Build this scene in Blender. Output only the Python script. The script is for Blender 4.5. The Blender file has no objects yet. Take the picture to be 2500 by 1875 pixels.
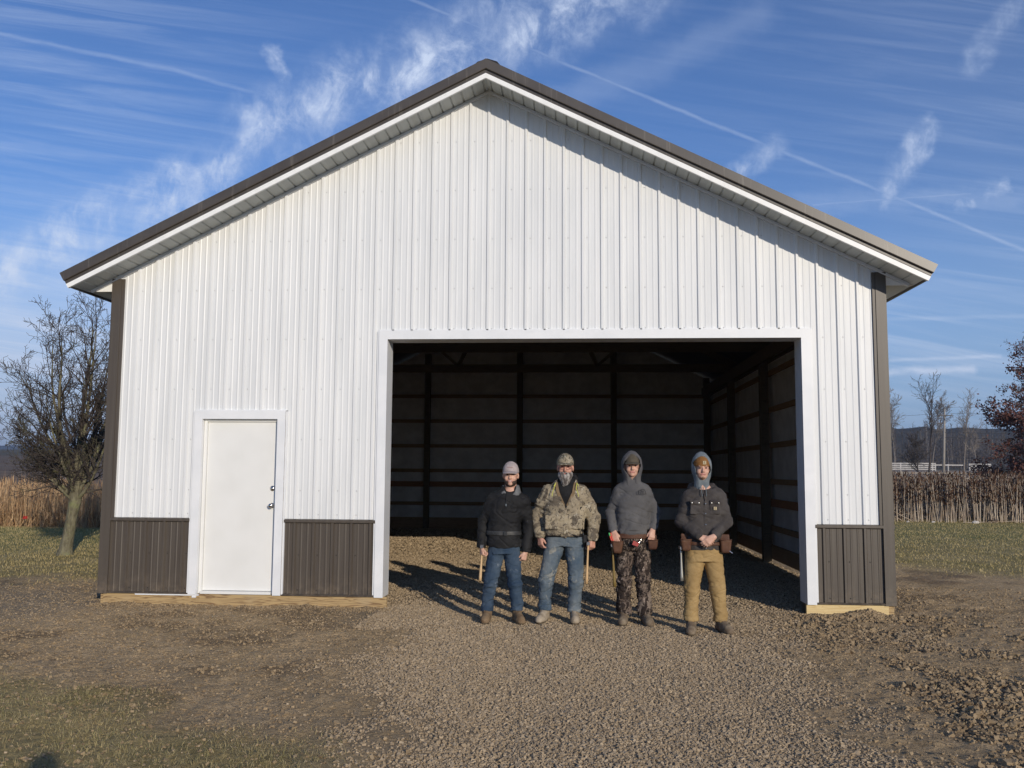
import bpy, math, random
import numpy as np
from mathutils import Vector, Matrix
D=bpy.data
scn=bpy.context.scene
COL=scn.collection
rad=math.radians
RNG=np.random.default_rng(7)

# ---------------------------------------------------------------- camera
F,CX,CY,CZ,YAW,PIT,ROL=2186.0,1.0468,-10.589,1.4832,-0.0701,0.0963,0.0062
fw=np.array([math.sin(YAW)*math.cos(PIT),math.cos(YAW)*math.cos(PIT),math.sin(PIT)])
r0=np.array([math.cos(YAW),-math.sin(YAW),0.]); u0=np.cross(r0,fw)
rt=r0*math.cos(ROL)+u0*math.sin(ROL); up=-r0*math.sin(ROL)+u0*math.cos(ROL)
cam=D.cameras.new('camera'); co=D.objects.new('camera',cam); COL.objects.link(co)
cam.sensor_width=36; cam.lens=F/2500*36; cam.clip_end=6000; cam.clip_start=.05
co.matrix_world=Matrix(((rt[0],up[0],-fw[0],CX),(rt[1],up[1],-fw[1],CY),(rt[2],up[2],-fw[2],CZ),(0,0,0,1)))
scn.camera=co

# ---------------------------------------------------------------- light
SUN=np.array([0.54,-1.0,0.31]); SUN/=np.linalg.norm(SUN)      # towards the sun
elev=math.asin(SUN[2])
sl=D.lights.new('sun','SUN'); so=D.objects.new('sun',sl); COL.objects.link(so)
sl.energy=3.3; sl.angle=rad(.5); sl.color=(1,.89,.735)
so.rotation_euler=Vector(SUN).to_track_quat('Z','Y').to_euler()
scn.view_settings.view_transform='Standard'; scn.view_settings.look='None'
scn.view_settings.exposure=0.0; scn.view_settings.gamma=1
w=D.worlds.new('World'); scn.world=w; w.use_nodes=True

class NT:
    """small node-tree helper"""
    def __init__(s,nt): s.nt=nt; nt.nodes.clear()
    def n(s,t,**k):
        x=s.nt.nodes.new(t)
        for a,b in k.items():
            if a=='ins':
                for i,v in b.items(): s.put(x.inputs[i],v)
            else: setattr(x,a,b)
        return x
    def put(s,i,v):
        if isinstance(v,bpy.types.NodeSocket): s.nt.links.new(v,i)
        elif v is not None:
            if isinstance(v,(tuple,list)) and len(v)==3 and i.type=='RGBA': v=(*v,1)
            i.default_value=v
    def math(s,op,a,b=None,c=None,clamp=False):
        x=s.n('ShaderNodeMath',operation=op,use_clamp=clamp)
        for i,v in enumerate((a,b,c)):
            if v is not None: s.put(x.inputs[i],v)
        return x.outputs[0]
    def vm(s,op,a,b=None,sc=None):
        x=s.n('ShaderNodeVectorMath',operation=op); s.put(x.inputs[0],a)
        if b is not None: s.put(x.inputs[1],b)
        if sc is not None: s.put(x.inputs['Scale'],sc)
        return x.outputs['Value'] if op in('DOT_PRODUCT','LENGTH','DISTANCE') else x.outputs[0]
    def noise(s,vec,scale=5,detail=4,rough=.55,dist=0,col=False):
        x=s.n('ShaderNodeTexNoise',ins={'Scale':scale,'Detail':detail,'Roughness':rough,'Distortion':dist}); s.put(x.inputs['Vector'],vec)
        return x.outputs['Color' if col else 'Fac']
    def vor(s,vec,scale=5,feature='F1',out='Distance',rnd=1):
        x=s.n('ShaderNodeTexVoronoi',feature=feature,ins={'Scale':scale,'Randomness':rnd}); s.put(x.inputs['Vector'],vec)
        return x.outputs[out]
    def ramp(s,f,*stops,interp='LINEAR'):
        x=s.n('ShaderNodeValToRGB'); s.put(x.inputs[0],f); cr=x.color_ramp; cr.interpolation=interp
        while len(cr.elements)<len(stops): cr.elements.new(.5)
        for e,(p,c) in zip(cr.elements,stops):
            e.position=p; e.color=(*c,1) if isinstance(c,tuple) else (c,c,c,1)
        return x.outputs[0]
    def mr(s,v,a,b,c=0,d=1,smooth=True):
        x=s.n('ShaderNodeMapRange',interpolation_type='SMOOTHSTEP' if smooth else 'LINEAR')
        for i,q in enumerate((v,a,b,c,d)): s.put(x.inputs[i],q)
        return x.outputs[0]
    def mix(s,f,a,b,blend='MIX'):
        x=s.n('ShaderNodeMix',data_type='RGBA',blend_type=blend); s.put(x.inputs['Factor'],f); s.put(x.inputs['A'],a); s.put(x.inputs['B'],b)
        return x.outputs['Result']
    def map(s,vec,scale=(1,1,1),loc=(0,0,0),rot=(0,0,0)):
        x=s.n('ShaderNodeMapping',ins={'Scale':scale,'Location':loc,'Rotation':rot}); s.put(x.inputs['Vector'],vec); return x.outputs[0]

# sky: physical sky with a layer of cirrus and old contrails
T=NT(w.node_tree)
geo=T.n('ShaderNodeTexCoord').outputs['Generated']
sky=T.n('ShaderNodeTexSky',sky_type='NISHITA',sun_disc=False,sun_elevation=elev,sun_rotation=math.atan2(SUN[0],SUN[1]),
        altitude=250,air_density=1.0,dust_density=.25,ozone_density=1.6)
sep=T.n('ShaderNodeSeparateXYZ'); T.put(sep.inputs[0],geo)
dx,dy,dz=sep.outputs
fr=T.math('GREATER_THAN',dy,.05)
dyc=T.math('MAXIMUM',dy,.05)
comb=T.n('ShaderNodeCombineXYZ'); T.put(comb.inputs[0],T.math('DIVIDE',dx,dyc)); T.put(comb.inputs[1],T.math('DIVIDE',dz,dyc))
A=comb.outputs[0]
dzc=T.math('MAXIMUM',dz,.03)
cb2=T.n('ShaderNodeCombineXYZ'); T.put(cb2.inputs[0],T.math('DIVIDE',dx,dzc)); T.put(cb2.inputs[1],T.math('DIVIDE',dy,dzc))
U=cb2.outputs[0]                                             # position on a cloud layer overhead
nz=T.vm('SUBTRACT',T.noise(A,16,5,.62,col=True),(.5,.5,.5))
A1=T.vm('ADD',A,T.vm('SCALE',nz,sc=.05)); A2=T.vm('ADD',A,T.vm('SCALE',nz,sc=.006))
def seg(P,p,q,wd):
    p=Vector((*p,0)); q=Vector((*q,0)); e=q-p; L2=e.length_squared
    ap=T.vm('SUBTRACT',P,tuple(p)); t=T.math('DIVIDE',T.vm('DOT_PRODUCT',ap,tuple(e)),L2,clamp=True)
    d=T.vm('LENGTH',T.vm('SUBTRACT',ap,T.vm('SCALE',tuple(e),sc=t)))
    return T.mr(d,0,wd,1,0)
def px(x,y):                                                  # sky features: a bearing (tan azimuth, tan elevation/cos)
    d=fw+(x-1250)/F*rt-(y-937.5)/F*up; return (d[0]/d[1],d[2]/d[1])
def chain(P,pts,wd,k,acc):
    for a,b in zip(pts,pts[1:]):
        s_=T.math('MULTIPLY',seg(P,a,b,wd),k); acc=s_ if acc is None else T.math('MAXIMUM',acc,s_)
    return acc
band=chain(A1,[px(1600,-60),px(1130,120),px(850,220),px(660,320)],.070,1.05,None)
band=chain(A1,[px(660,320),px(500,430),px(330,500),px(120,600),px(-80,690)],.056,1.0,band)
band=chain(A1,[px(655,130),px(712,215)],.014,.75,band)
band=chain(A1,[px(2520,-40),px(2370,160)],.022,.55,band)
band=chain(A1,[px(2262,300),px(2205,410),px(2160,490)],.019,.9,band)
band=chain(A1,[px(2455,440),px(2350,500)],.012,.9,band)
band=chain(A1,[px(1800,420),px(1900,355)],.02,.7,band)
tex=T.mr(T.noise(T.map(A,(1,.75,1),rot=(0,0,.5)),26,8,.66,.35),.34,.78)
fine=T.mr(T.noise(A,14,5,.6),.3,.7)
band=T.math('MULTIPLY',T.math('MULTIPLY',band,.88),T.math('ADD',T.math('MULTIPLY',tex,T.math('ADD',fine,.35)),.10))
broad=chain(A1,[px(1380,250),px(1560,175),px(1850,40)],.034,.11,None)
broad=chain(A1,[px(1950,500),px(2600,455)],.02,.10,broad)
tr=chain(A2,[px(-60,70),px(420,170),px(740,260)],.0045,.16,None)
tr=chain(A2,[px(960,-20),px(1500,205),px(2140,462),px(2560,635)],.0036,.22,tr)
tr=chain(A2,[px(1985,500),px(2370,472)],.0022,.22,tr)
tr=chain(A2,[px(2150,779),px(2560,770)],.004,.18,tr)
tr=chain(A2,[px(2175,878),px(2440,870)],.0035,.34,tr)
lowp=chain(T.vm('ADD',A,T.vm('SCALE',nz,sc=.02)),[px(2160,908),px(2250,903),px(2310,900),px(2370,902)],.0075,.62,None)
stn=T.noise(T.map(T.map(A,rot=(0,0,.17)),(2.6,58,1)),1,8,.66,.6)
strk=T.mr(stn,.38,.78)
ax=T.n('ShaderNodeSeparateXYZ'); T.put(ax.inputs[0],A)
left=T.mr(ax.outputs[0],-.28,-.62); right=T.mr(ax.outputs[0],.1,.5)
low=T.mr(ax.outputs[1],.32,.05)
veil=T.math('MULTIPLY',strk,T.math('ADD',T.math('ADD',T.math('MULTIPLY',left,.22),T.math('MULTIPLY',low,.36)),T.math('ADD',.05,T.math('MULTIPLY',right,.10))))
veil=T.math('ADD',veil,T.math('MULTIPLY',T.math('MULTIPLY',left,low),.34))
veil=T.math('ADD',T.math('ADD',veil,T.math('MULTIPLY',right,.05)),T.math('MULTIPLY',T.mr(ax.outputs[1],.34,.14),T.math('MULTIPLY',left,.22)))
cl=T.math('ADD',T.math('MAXIMUM',T.math('MAXIMUM',band,T.math('MULTIPLY',tr,T.mr(T.noise(A,30,3),.2,.6,.5,1))),T.math('MAXIMUM',broad,lowp)),veil)
cl=T.math('MULTIPLY',T.math('MINIMUM',cl,.92),fr)
back=T.math('MULTIPLY',T.math('SUBTRACT',1,fr),T.math('MULTIPLY',T.mr(T.noise(T.map(U,(.5,2,1)),1,5,.6),.5,.8),.35))
cl=T.math('ADD',cl,back)
skyc=T.mix(1.0,sky.outputs[0],(.62,.85,1.30),'MULTIPLY')
hz_=T.mr(dz,.0,.30,.80,0); skyc=T.mix(hz_,skyc,(3.0,4.5,7.0))
out=T.mix(cl,skyc,(6.6,7.6,9.6))
bg=T.n('ShaderNodeBackground',ins={'Color':out,'Strength':.10})
wo=T.n('ShaderNodeOutputWorld'); T.put(wo.inputs[0],bg.outputs[0])

# ---------------------------------------------------------------- mesh helpers
ORG={}
def thing(name,label,cat,loc=(0,0,0),group=None):
    o=D.objects.new(name,None); COL.objects.link(o); o.location=loc; o.empty_display_size=.2
    o['label']=label; o['category']=cat
    if group: o['group']=group
    ORG[o.name]=np.array(loc,float); return o
def tag(o,label,cat,group=None):
    o['label']=label; o['category']=cat
    if group: o['group']=group
    return o
class MB:
    def __init__(s): s.V=[]; s.F=[]; s.n=0; s.A=[]
    def add(s,v,faces,mi=0,att=None):
        v=np.asarray(v,float).reshape(-1,3)
        for f in (faces if isinstance(faces,list) and len(faces) and isinstance(faces[0],np.ndarray) and faces[0].ndim==2 else [np.array(faces)] if len(set(map(len,faces)))==1 else [np.array([q]) for q in faces]):
            s.F.append((np.asarray(f,int)+s.n,mi))
        s.V.append(v); s.n+=len(v); s.A.append(np.full(len(v),.5) if att is None else np.asarray(att,float)); return s
    def box(s,a,b,mi=0):
        x0,y0,z0=a; x1,y1,z1=b
        v=[(x0,y0,z0),(x1,y0,z0),(x1,y1,z0),(x0,y1,z0),(x0,y0,z1),(x1,y0,z1),(x1,y1,z1),(x0,y1,z1)]
        return s.add(v,[(0,3,2,1),(4,5,6,7),(0,1,5,4),(1,2,6,5),(2,3,7,6),(3,0,4,7)],mi)
    def prism(s,poly,dirv,mi=0):
        p=np.array(poly,float); n=len(p); d=np.array(dirv,float)
        v=np.vstack([p,p+d]); s.add(v,[tuple(range(n)),tuple(range(2*n-1,n-1,-1))] ,mi) if n!=4 else s.add(v,[(0,1,2,3),(7,6,5,4)],mi)
        F=[np.array([[i,i+n,(i+1)%n+n,(i+1)%n] for i in range(n)])+s.n-2*n]
        s.F.append((F[0],mi)); return s
    def tubes(s,P0,P1,R0,R1,n=5,mi=0,att=None,caps=False):
        P0=np.asarray(P0,float).reshape(-1,3); P1=np.asarray(P1,float).reshape(-1,3)
        R0=np.broadcast_to(R0,len(P0)); R1=np.broadcast_to(R1,len(P0))
        d=P1-P0; L=np.linalg.norm(d,axis=1,keepdims=True)+1e-9; d=d/L
        h=np.where(np.abs(d[:,2:3])<.9,np.array([[0,0,1.]]),np.array([[1.,0,0]]))
        a=np.cross(d,h); a/=np.linalg.norm(a,axis=1,keepdims=True); b=np.cross(d,a)
        t=np.arange(n)*2*np.pi/n; c,sn=np.cos(t),np.sin(t)
        ring=a[:,None]*c[None,:,None]+b[:,None]*sn[None,:,None]
        v=np.concatenate([P0[:,None]+ring*R0[:,None,None],P1[:,None]+ring*R1[:,None,None]],1).reshape(-1,3)
        i=np.arange(n); f=np.stack([i,(i+1)%n,(i+1)%n+n,i+n],1)
        Fm=(f[None]+(np.arange(len(P0))*2*n)[:,None,None]).reshape(-1,4)
        at=None if att is None else np.repeat(np.asarray(att),2*n)
        k=s.n; s.add(v,[Fm],mi,at)
        if caps:
            j=np.arange(n)
            s.F.append((j[::-1][None]+(np.arange(len(P0))*2*n)[:,None]+k,mi)); s.F.append((j[None]+n+(np.arange(len(P0))*2*n)[:,None]+k,mi))
        return s
    def path(s,pts,r,n=8,mi=0,caps=True):
        pts=np.array(pts,float); r=np.broadcast_to(r,len(pts)); m=len(pts)
        tg=np.gradient(pts,axis=0); tg/=np.linalg.norm(tg,axis=1,keepdims=True)+1e-12
        h=np.array([0,0,1.]) if abs(tg[0][2])<.9 else np.array([1.,0,0])
        a=np.cross(tg[0],h); V=[]
        for i in range(m):
            a=a-tg[i]*(a@tg[i]); a/=np.linalg.norm(a); b=np.cross(tg[i],a)
            t=np.arange(n)*2*np.pi/n; V.append(pts[i]+r[i]*(np.cos(t)[:,None]*a+np.sin(t)[:,None]*b))
        V=np.vstack(V); i=np.arange(n); f=[]
        for k in range(m-1): f.append(np.stack([i,(i+1)%n,(i+1)%n+n,i+n],1)+k*n)
        b0=s.n; s.add(V,[np.vstack(f)],mi)
        if caps:
            s.F.append((i[::-1][None]+b0,mi)); s.F.append((i[None]+b0+(m-1)*n,mi))
        return s
    def lathe(s,prof,c,ax=(0,-1,0),n=20,mi=0):
        ax=np.array(ax,float); h=np.array([0,0,1.]) if abs(ax[2])<.9 else np.array([1.,0,0])
        a=np.cross(ax,h); a/=np.linalg.norm(a); b=np.cross(ax,a); t=np.arange(n)*2*np.pi/n
        V=np.vstack([np.array(c)+ax*d+r*(np.cos(t)[:,None]*a+np.sin(t)[:,None]*b) for r,d in prof])
        i=np.arange(n); f=np.vstack([np.stack([i,(i+1)%n,(i+1)%n+n,i+n],1)+k*n for k in range(len(prof)-1)])
        b0=s.n; s.add(V,[f],mi); s.F.append((i[None]+b0+(len(prof)-1)*n,mi)); return s
def obj(name,mb,mats,parent=None,smooth=False,loc=None,tint=False):
    V=np.vstack(mb.V); org=np.zeros(3) if loc is None else np.array(loc,float)
    po=ORG[parent.name] if parent else np.zeros(3)
    if parent is not None: org=po
    V=V-org
    me=D.meshes.new(name)
    me.vertices.add(len(V)); me.vertices.foreach_set('co',V.astype(np.float32).ravel())
    tot=np.concatenate([np.full(len(f),f.shape[1]) for f,_ in mb.F]); idx=np.concatenate([f.ravel() for f,_ in mb.F])
    mi=np.concatenate([np.full(len(f),m) for f,m in mb.F])
    me.loops.add(len(idx)); me.loops.foreach_set('vertex_index',idx.astype(np.int32))
    me.polygons.add(len(tot)); st=np.concatenate([[0],np.cumsum(tot)[:-1]])
    me.polygons.foreach_set('loop_start',st.astype(np.int32)); me.polygons.foreach_set('loop_total',tot.astype(np.int32))
    me.polygons.foreach_set('material_index',mi.astype(np.int32)); me.polygons.foreach_set('use_smooth',np.full(len(tot),smooth))
    if tint:
        a=me.attributes.new('tint','FLOAT','POINT'); a.data.foreach_set('value',np.concatenate(mb.A).astype(np.float32))
    for m in (mats if isinstance(mats,(list,tuple)) else [mats]): me.materials.append(m)
    me.update(calc_edges=True); me.validate()
    o=D.objects.new(name,me); COL.objects.link(o)
    if parent is not None: o.parent=parent
    else: o.location=org
    ORG[o.name]=org
    return o
def structure(o): o['kind']='structure'; return o
def stuff(o,label,cat): o['kind']='stuff'; o['label']=label; o['category']=cat; return o

_tab=np.random.default_rng(3).random((32,32,32)).astype(np.float32)
def vn(x,y,z=0.):
    x,y,z=np.broadcast_arrays(x,y,z)
    xi,yi,zi=[np.floor(a).astype(int) for a in (x,y,z)]
    fx,fy,fz=[(a-b)*(a-b)*(3-2*(a-b)) for a,b in ((x,xi),(y,yi),(z,zi))]
    r=0
    for a in (0,1):
        for b in (0,1):
            for c in (0,1):
                r=r+_tab[(xi+a)%32,(yi+b)%32,(zi+c)%32]*(fx if a else 1-fx)*(fy if b else 1-fy)*(fz if c else 1-fz)
    return r*2-1
def fbm(x,y,z=0.,o=4):
    r=0;a=1;t=0
    for i in range(o): r=r+a*vn(x*2**i+7.3*i,y*2**i+1.7*i,z*2**i if np.ndim(z) or z else z+3.1*i); t+=a; a*=.5
    return r/t
def sst(v,a,b): t=np.clip((v-a)/(b-a),0,1); return t*t*(3-2*t)

# ---------------------------------------------------------------- materials
def mat(name,c1,c2=None,rough=.6,scale=6,bump=0.,bscale=60,metal=0.,spec=.5,stretch=(1,1,1),tint=None,fn=None,contrast=(.35,.65),detail=5):
    m=D.materials.new(name); m.use_nodes=True; T=NT(m.node_tree)
    tc=T.n('ShaderNodeTexCoord').outputs['Object']
    v=T.map(tc,stretch)
    c=c1
    if fn: c=fn(T,tc)
    elif c2 is not None: c=T.mix(T.mr(T.noise(v,scale,detail,.6),*contrast),c1,c2)
    if tint is not None:
        at=T.n('ShaderNodeAttribute',attribute_name='tint').outputs['Fac']
        c=T.mix(T.mr(at,0,1,smooth=False),c,tint) if not fn else T.mix(T.math('MULTIPLY',at,.6),c,tint)
    b=T.n('ShaderNodeBsdfPrincipled',ins={'Base Color':c,'Roughness':rough,'Metallic':metal,'Specular IOR Level':spec})
    if bump:
        bn=T.n('ShaderNodeBump',ins={'Strength':1,'Distance':bump,'Height':T.noise(v,bscale,4,.6)}); T.put(b.inputs['Normal'],bn.outputs[0])
    o=T.n('ShaderNodeOutputMaterial'); T.put(o.inputs[0],b.outputs[0]); return m
M={}
def _white(T,tc):
    a=T.mix(T.mr(T.noise(T.map(tc,(3,3,.35)),1.6,5,.6),.3,.75),(.765,.775,.775),(.675,.69,.695))
    return T.mix(T.mr(T.noise(T.map(tc,(60,60,2)),1,3,.6),.62,.8,0,.35),a,(.60,.61,.60))
M['white']=mat('white_metal',None,fn=_white,rough=.38,spec=.4)
M['trimw']=mat('white_trim',(.80,.81,.82),(.74,.755,.77),rough=.38,scale=3)
def _brown(T,tc):
    a=T.mix(T.mr(T.noise(T.map(tc,(22,22,.8)),1,5,.65),.3,.75),(.072,.058,.046),(.096,.080,.063))
    sc=T.math('MULTIPLY',T.mr(T.noise(tc,22,6,.7,1.5),.66,.74),T.mr(T.noise(tc,2.2,2),.5,.65))
    z_=T.n('ShaderNodeSeparateXYZ'); T.put(z_.inputs[0],tc); sp=T.math('MULTIPLY',T.mr(z_.outputs[2],.42,.06),T.mr(T.noise(tc,9,6,.75),.42,.68)); a=T.mix(T.math('MULTIPLY',sp,.55),a,(.20,.155,.11))
    return T.mix(T.math('MULTIPLY',sc,.5),a,(.30,.27,.23))
M['brown']=mat('brown_metal',None,fn=_brown,rough=.42,spec=.45)
def _rake(T,tc):
    a=T.mix(T.mr(T.noise(tc,3,4),.3,.7),(.062,.052,.044),(.080,.069,.058))
    st=T.mr(T.noise(T.map(tc,(26,1,1.5)),1,4,.6),.55,.75)
    return T.mix(T.math('MULTIPLY',st,.55),a,(.19,.17,.145))
M['rake']=mat('brown_rake_trim',None,fn=_rake,rough=.38,spec=.5)
def _soff(T,tc):
    s_=T.n('ShaderNodeSeparateXYZ'); T.put(s_.inputs[0],tc)
    wv=T.math('SINE',T.math('MULTIPLY',s_.outputs[0],2*math.pi/.0115)); h=T.math('SINE',T.math('MULTIPLY',s_.outputs[1],2*math.pi/.0115))
    f=T.math('MULTIPLY',T.mr(wv,.2,.7),T.mr(h,.2,.7))
    cell=T.math('GREATER_THAN',T.math('FRACT',T.math('MULTIPLY',s_.outputs[0],1/.26)),.5)
    return T.mix(T.math('MULTIPLY',T.math('MULTIPLY',f,cell),.8),(.50,.52,.50),(.10,.10,.10))
M['soffit']=mat('soffit_panel',None,fn=_soff,rough=.5)
M['fascia']=mat('white_fascia',(.86,.86,.84),(.80,.80,.78),rough=.45,scale=8)
M['black']=mat('black_foam',(.012,.012,.013),rough=.8)
M['door']=mat('cream_door_paint',(.79,.79,.765),(.73,.73,.70),rough=.42,scale=2.5,contrast=(.3,.85))
M['chrome']=mat('brushed_nickel',(.62,.60,.56),rough=.22,metal=1)
def _lum(c1,c2,c3):
    def f(T,tc):
        rn=T.noise(T.map(tc,(.55,6,10)),1.6,3,.5,1.2)
        ring=T.math('ABSOLUTE',T.math('SINE',T.math('MULTIPLY',rn,26)))
        a=T.mix(T.mr(ring,0,.8),c2,c1)
        return T.mix(T.mr(T.noise(tc,1.7,2),.55,.7,0,.5),a,c3)
    return f
M['sill']=mat('treated_lumber',None,fn=_lum((.44,.31,.15),(.20,.12,.055),(.42,.32,.19)),rough=.75)
M['sillr']=mat('pale_pine_lumber',None,fn=_lum((.68,.53,.27),(.58,.42,.19),(.66,.52,.27)),rough=.75)
M['stud']=mat('rough_lumber',None,fn=_lum((.34,.22,.12),(.22,.13,.065),(.36,.25,.15)),rough=.8)
M['studr']=mat('reddish_plank',None,fn=_lum((.36,.17,.08),(.24,.11,.05),(.3,.15,.09)),rough=.8)
M['post']=mat('post_lumber',None,fn=_lum((.13,.10,.062),(.08,.06,.035),(.14,.11,.07)),rough=.8)
M['wrap']=mat('house_wrap',(.74,.74,.74),(.60,.60,.60),rough=.5,scale=3,bump=.01,bscale=9)
M['roofin']=mat('roof_underside',(.05,.05,.052),(.035,.035,.037),rough=.6)
M['screw']=mat('screw_head',(.42,.42,.42),rough=.5,metal=.3)

# ---------------------------------------------------------------- ground
def gh(x,y):                                                   # ground height, world coordinates
    x=np.asarray(x,float); y=np.asarray(y,float)
    ins=sst(4.55-np.abs(x),0,.3)*sst(y,-.3,.9)*sst(13.1-y,0,.3)
    z=-.125+ins*(.02+.075*np.clip(y/13,0,1))
    z=z-.012*sst(.5-np.abs(y),-.6,.4)*(np.abs(x)<5.2)
    far=np.sqrt((x*.55)**2+np.maximum(y,0)**2)
    z=z+1.25*sst(far,32,100)+np.where(y>100,(y-100)*.011,0)
    lf=sst(-x,20,60)*sst(y,30,160)
    z=z+lf*np.clip((y-60)*.0155,0,6)
    z=z+.03*fbm(x*.35,y*.35,0,3)*sst(np.maximum(np.abs(x)-4.6,np.maximum(-y-.5,y-13.2)),0,2)
    z=z+.3*fbm(x*.02,y*.02,5.,2)*sst(far,40,90)
    return z
XL=([-9,-5.7,-4.7,-3.6,-2.1,-1.0,0,.5],[0,-.1,-.35,-.42,-.62,-.9,-1.25,-4.5])
XR=([-9,-5.4,-4.7,-3.8,-2.8,-1.7,-1.3,0,.5],[3.1,3.0,2.94,3.05,3.08,2.85,2.7,3.3,4.5])
def masks(x,y):
    n1=fbm(x*.9,y*.9,1.,4); n2=fbm(x*2.6+9,y*2.6,2.,4)
    xl=np.interp(y,*XL); xr=np.interp(y,*XR)
    g=sst(np.minimum(x-xl,xr-x)+.75*n1+.55*n2,-.45,.55)*(y<13.4)
    gl=.75*sst(-x-4.1+.8*n1,0,.9)*sst(1.6-np.abs(y+.2),-.4,.7)
    gr=.55*sst(.9-np.abs(np.hypot(x-4.6,y+1.6))+.5*n1,0,.7)
    g=np.maximum(g,np.maximum(gl,gr)*(.6+.4*n2))
    # turf
    tf=sst((-5.05-y)-(x+.8)*.55+.55*n1+.3*n2,-.25,.75)*sst(.3-x,0,.8)
    tl=sst(y-1.7+(x+7)*.25+.8*n1,-.3,1.1)*sst(-x-4.75,0,.9)
    tR=sst(y-(5.2-1.2*(x-6.6))+1.0*n1,-1.0,2.0)*sst(x-4.9,0,1.2)
    tb=sst(y-14.,0,1)
    near=.55*sst(-np.abs(x-4.6)+1.3+.5*n1,0,.5)*sst(-y-3.2,0,.6)*.0
    t=np.clip(np.maximum.reduce([tf*.85,tl,tR,tb,near]),0,1)
    m=sst(n1*.6+n2*.6+.9-np.hypot((x-3.75)/.75,(y+4.0)/1.1),0,.5)
    m=np.maximum(m,sst(n2+.75-np.hypot((x-4.7)/.8,(y+.35)/.45),0,.5))
    m=np.maximum(m,.85*sst(x,3.0,3.7)*(y<-.6)*sst(n1+n2*1.1+.18,0,.55))
    m=np.maximum(m,.60*sst(n1+n2*1.0-.10,.05,.5)*sst(np.abs(x-1.1)-1.6,0,.6)*(y<5)*(1-g))
    green=np.clip(sst(y-7.5,0,8)*sst(20.5-y,0,1)*(.55+.45*n1)+.75*sst(-x-5.5,0,1.5)*sst(y-4,0,5)*sst(13-y,0,1),0,1)
    return np.clip(g*(1-.9*t*(x<0)),0,1),t,np.clip(m,0,1),green
def axis(lo,hi,step,grow,mn,mx):
    a=list(np.arange(lo,hi,step)); s=step; p=lo; L=[]
    while p>mn: s*=grow; p-=s; L.append(p)
    s=step; p=a[-1]; R=[]
    while p<mx: s*=grow; p+=s; R.append(p)
    return np.array(L[::-1]+a+R)
gx=axis(-5.,5.4,.034,1.045,-2500,2600); gy=axis(-6.6,1.0,.034,1.022,-60,3200)
GX,GY=np.meshgrid(gx,gy,indexing='ij'); g_,t_,m_,gn_=masks(GX,GY)
Z=gh(GX,GY)
fine=sst(14-np.hypot(GX-1,GY+1),0,6)
Z+=fine*(1-g_)*(.026*fbm(GX*3.2,GY*3.2,9.,4)+.034*np.abs(fbm(GX*11,GY*8,4.,3))+.035*m_*np.abs(fbm(GX*5,GY*5,2.,4)))
Z+=fine*g_*(.012*fbm(GX*2.2,GY*2.2,3.,2)+.007*np.abs(fbm(GX*16,GY*16,6.,2))-.016*g_*(np.exp(-((GX-.55-.05*np.sin(GY))/.22)**2)+np.exp(-((GX-2.25-.05*np.sin(GY))/.22)**2))*(GY<-1.2))
bank=.028*sst(.22-np.abs(GY+.19)+.05*fbm(GX*4,GY*4,1.,2),0,.2)*(np.abs(GX-4.3)<.75)*np.clip(fbm(GX*3.1,GY*3,8.,2)+.35,0,1)
bank+=.075*np.exp(-((GX-4.32)/.14)**2-((GY+.14)/.12)**2)+.018*sst(.16-np.abs(GY+.1),0,.15)*((GX>-4.7)&(GX<-1.1))*np.clip(fbm(GX*2.3,GY,8.,3)+.1,0,1)
Z+=bank
nxg,nyg=GX.shape; I=np.arange(nxg*nyg).reshape(nxg,nyg)
gm=MB(); gm.add(np.stack([GX,GY,Z],-1).reshape(-1,3),[np.stack([I[:-1,:-1],I[1:,:-1],I[1:,1:],I[:-1,1:]],-1).reshape(-1,4)])
m=D.materials.new('ground_soil'); m.use_nodes=True; T=NT(m.node_tree)
P=T.n('ShaderNodeTexCoord').outputs['Object']
at=lambda n:T.n('ShaderNodeAttribute',attribute_name=n).outputs['Fac']
d1=T.mix(T.mr(T.noise(P,1.3,6,.65),.3,.7),(.66,.475,.265),(.49,.35,.19))
d1=T.mix(T.mr(T.noise(P,14,6,.7),.45,.75,0,.6),d1,(.50,.40,.28))
d1=T.mix(T.mr(T.noise(P,48,5,.75),.45,.62,0,.65),d1,(.24,.17,.10)); d1=T.mix(T.mr(T.noise(T.map(P,(1,1.5,1),(3,1,0)),7,7,.75),.52,.68,0,.5),d1,(.22,.155,.09))
mud=T.mix(T.mr(T.noise(P,20,5,.7),.35,.7),(.095,.064,.040),(.20,.14,.088))
stone=T.mix(T.vor(P,46,out='Color'),(.36,.28,.185),(.48,.385,.27))
stone=T.mix(T.mr(T.vor(P,46),.3,.7),stone,(.27,.205,.13))
gr1=T.mix(T.mr(T.noise(P,.9,5,.6),.35,.65),(.33,.265,.105),(.47,.37,.18))
gr1=T.mix(T.mr(T.noise(T.map(P,(1,1.6,1)),26,5,.75),.42,.72,0,.75),gr1,(.085,.080,.032))
gr1=T.mix(T.math('MULTIPLY',at('green'),.85),gr1,T.mix(T.mr(T.noise(P,9,5,.7),.35,.65),(.12,.16,.045),(.21,.235,.075)))
sepP=T.n('ShaderNodeSeparateXYZ'); T.put(sepP.inputs[0],P)
field=T.mix(T.mr(T.noise(T.map(P,(.02,.15,1)),3,4),.4,.65),(.17,.12,.085),(.23,.175,.12))
arena=T.mr(sepP.outputs[0],8,28); field=T.mix(arena,field,(.40,.31,.215))
c=T.mix(at('mud'),d1,mud); c=T.mix(at('gravel'),c,stone); c=T.mix(at('grass'),c,gr1)
c=T.mix(T.mr(sepP.outputs[1],24,34),c,field)
c=T.mix(T.mr(sepP.outputs[1],175,215),c,(.13,.11,.07))
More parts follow.
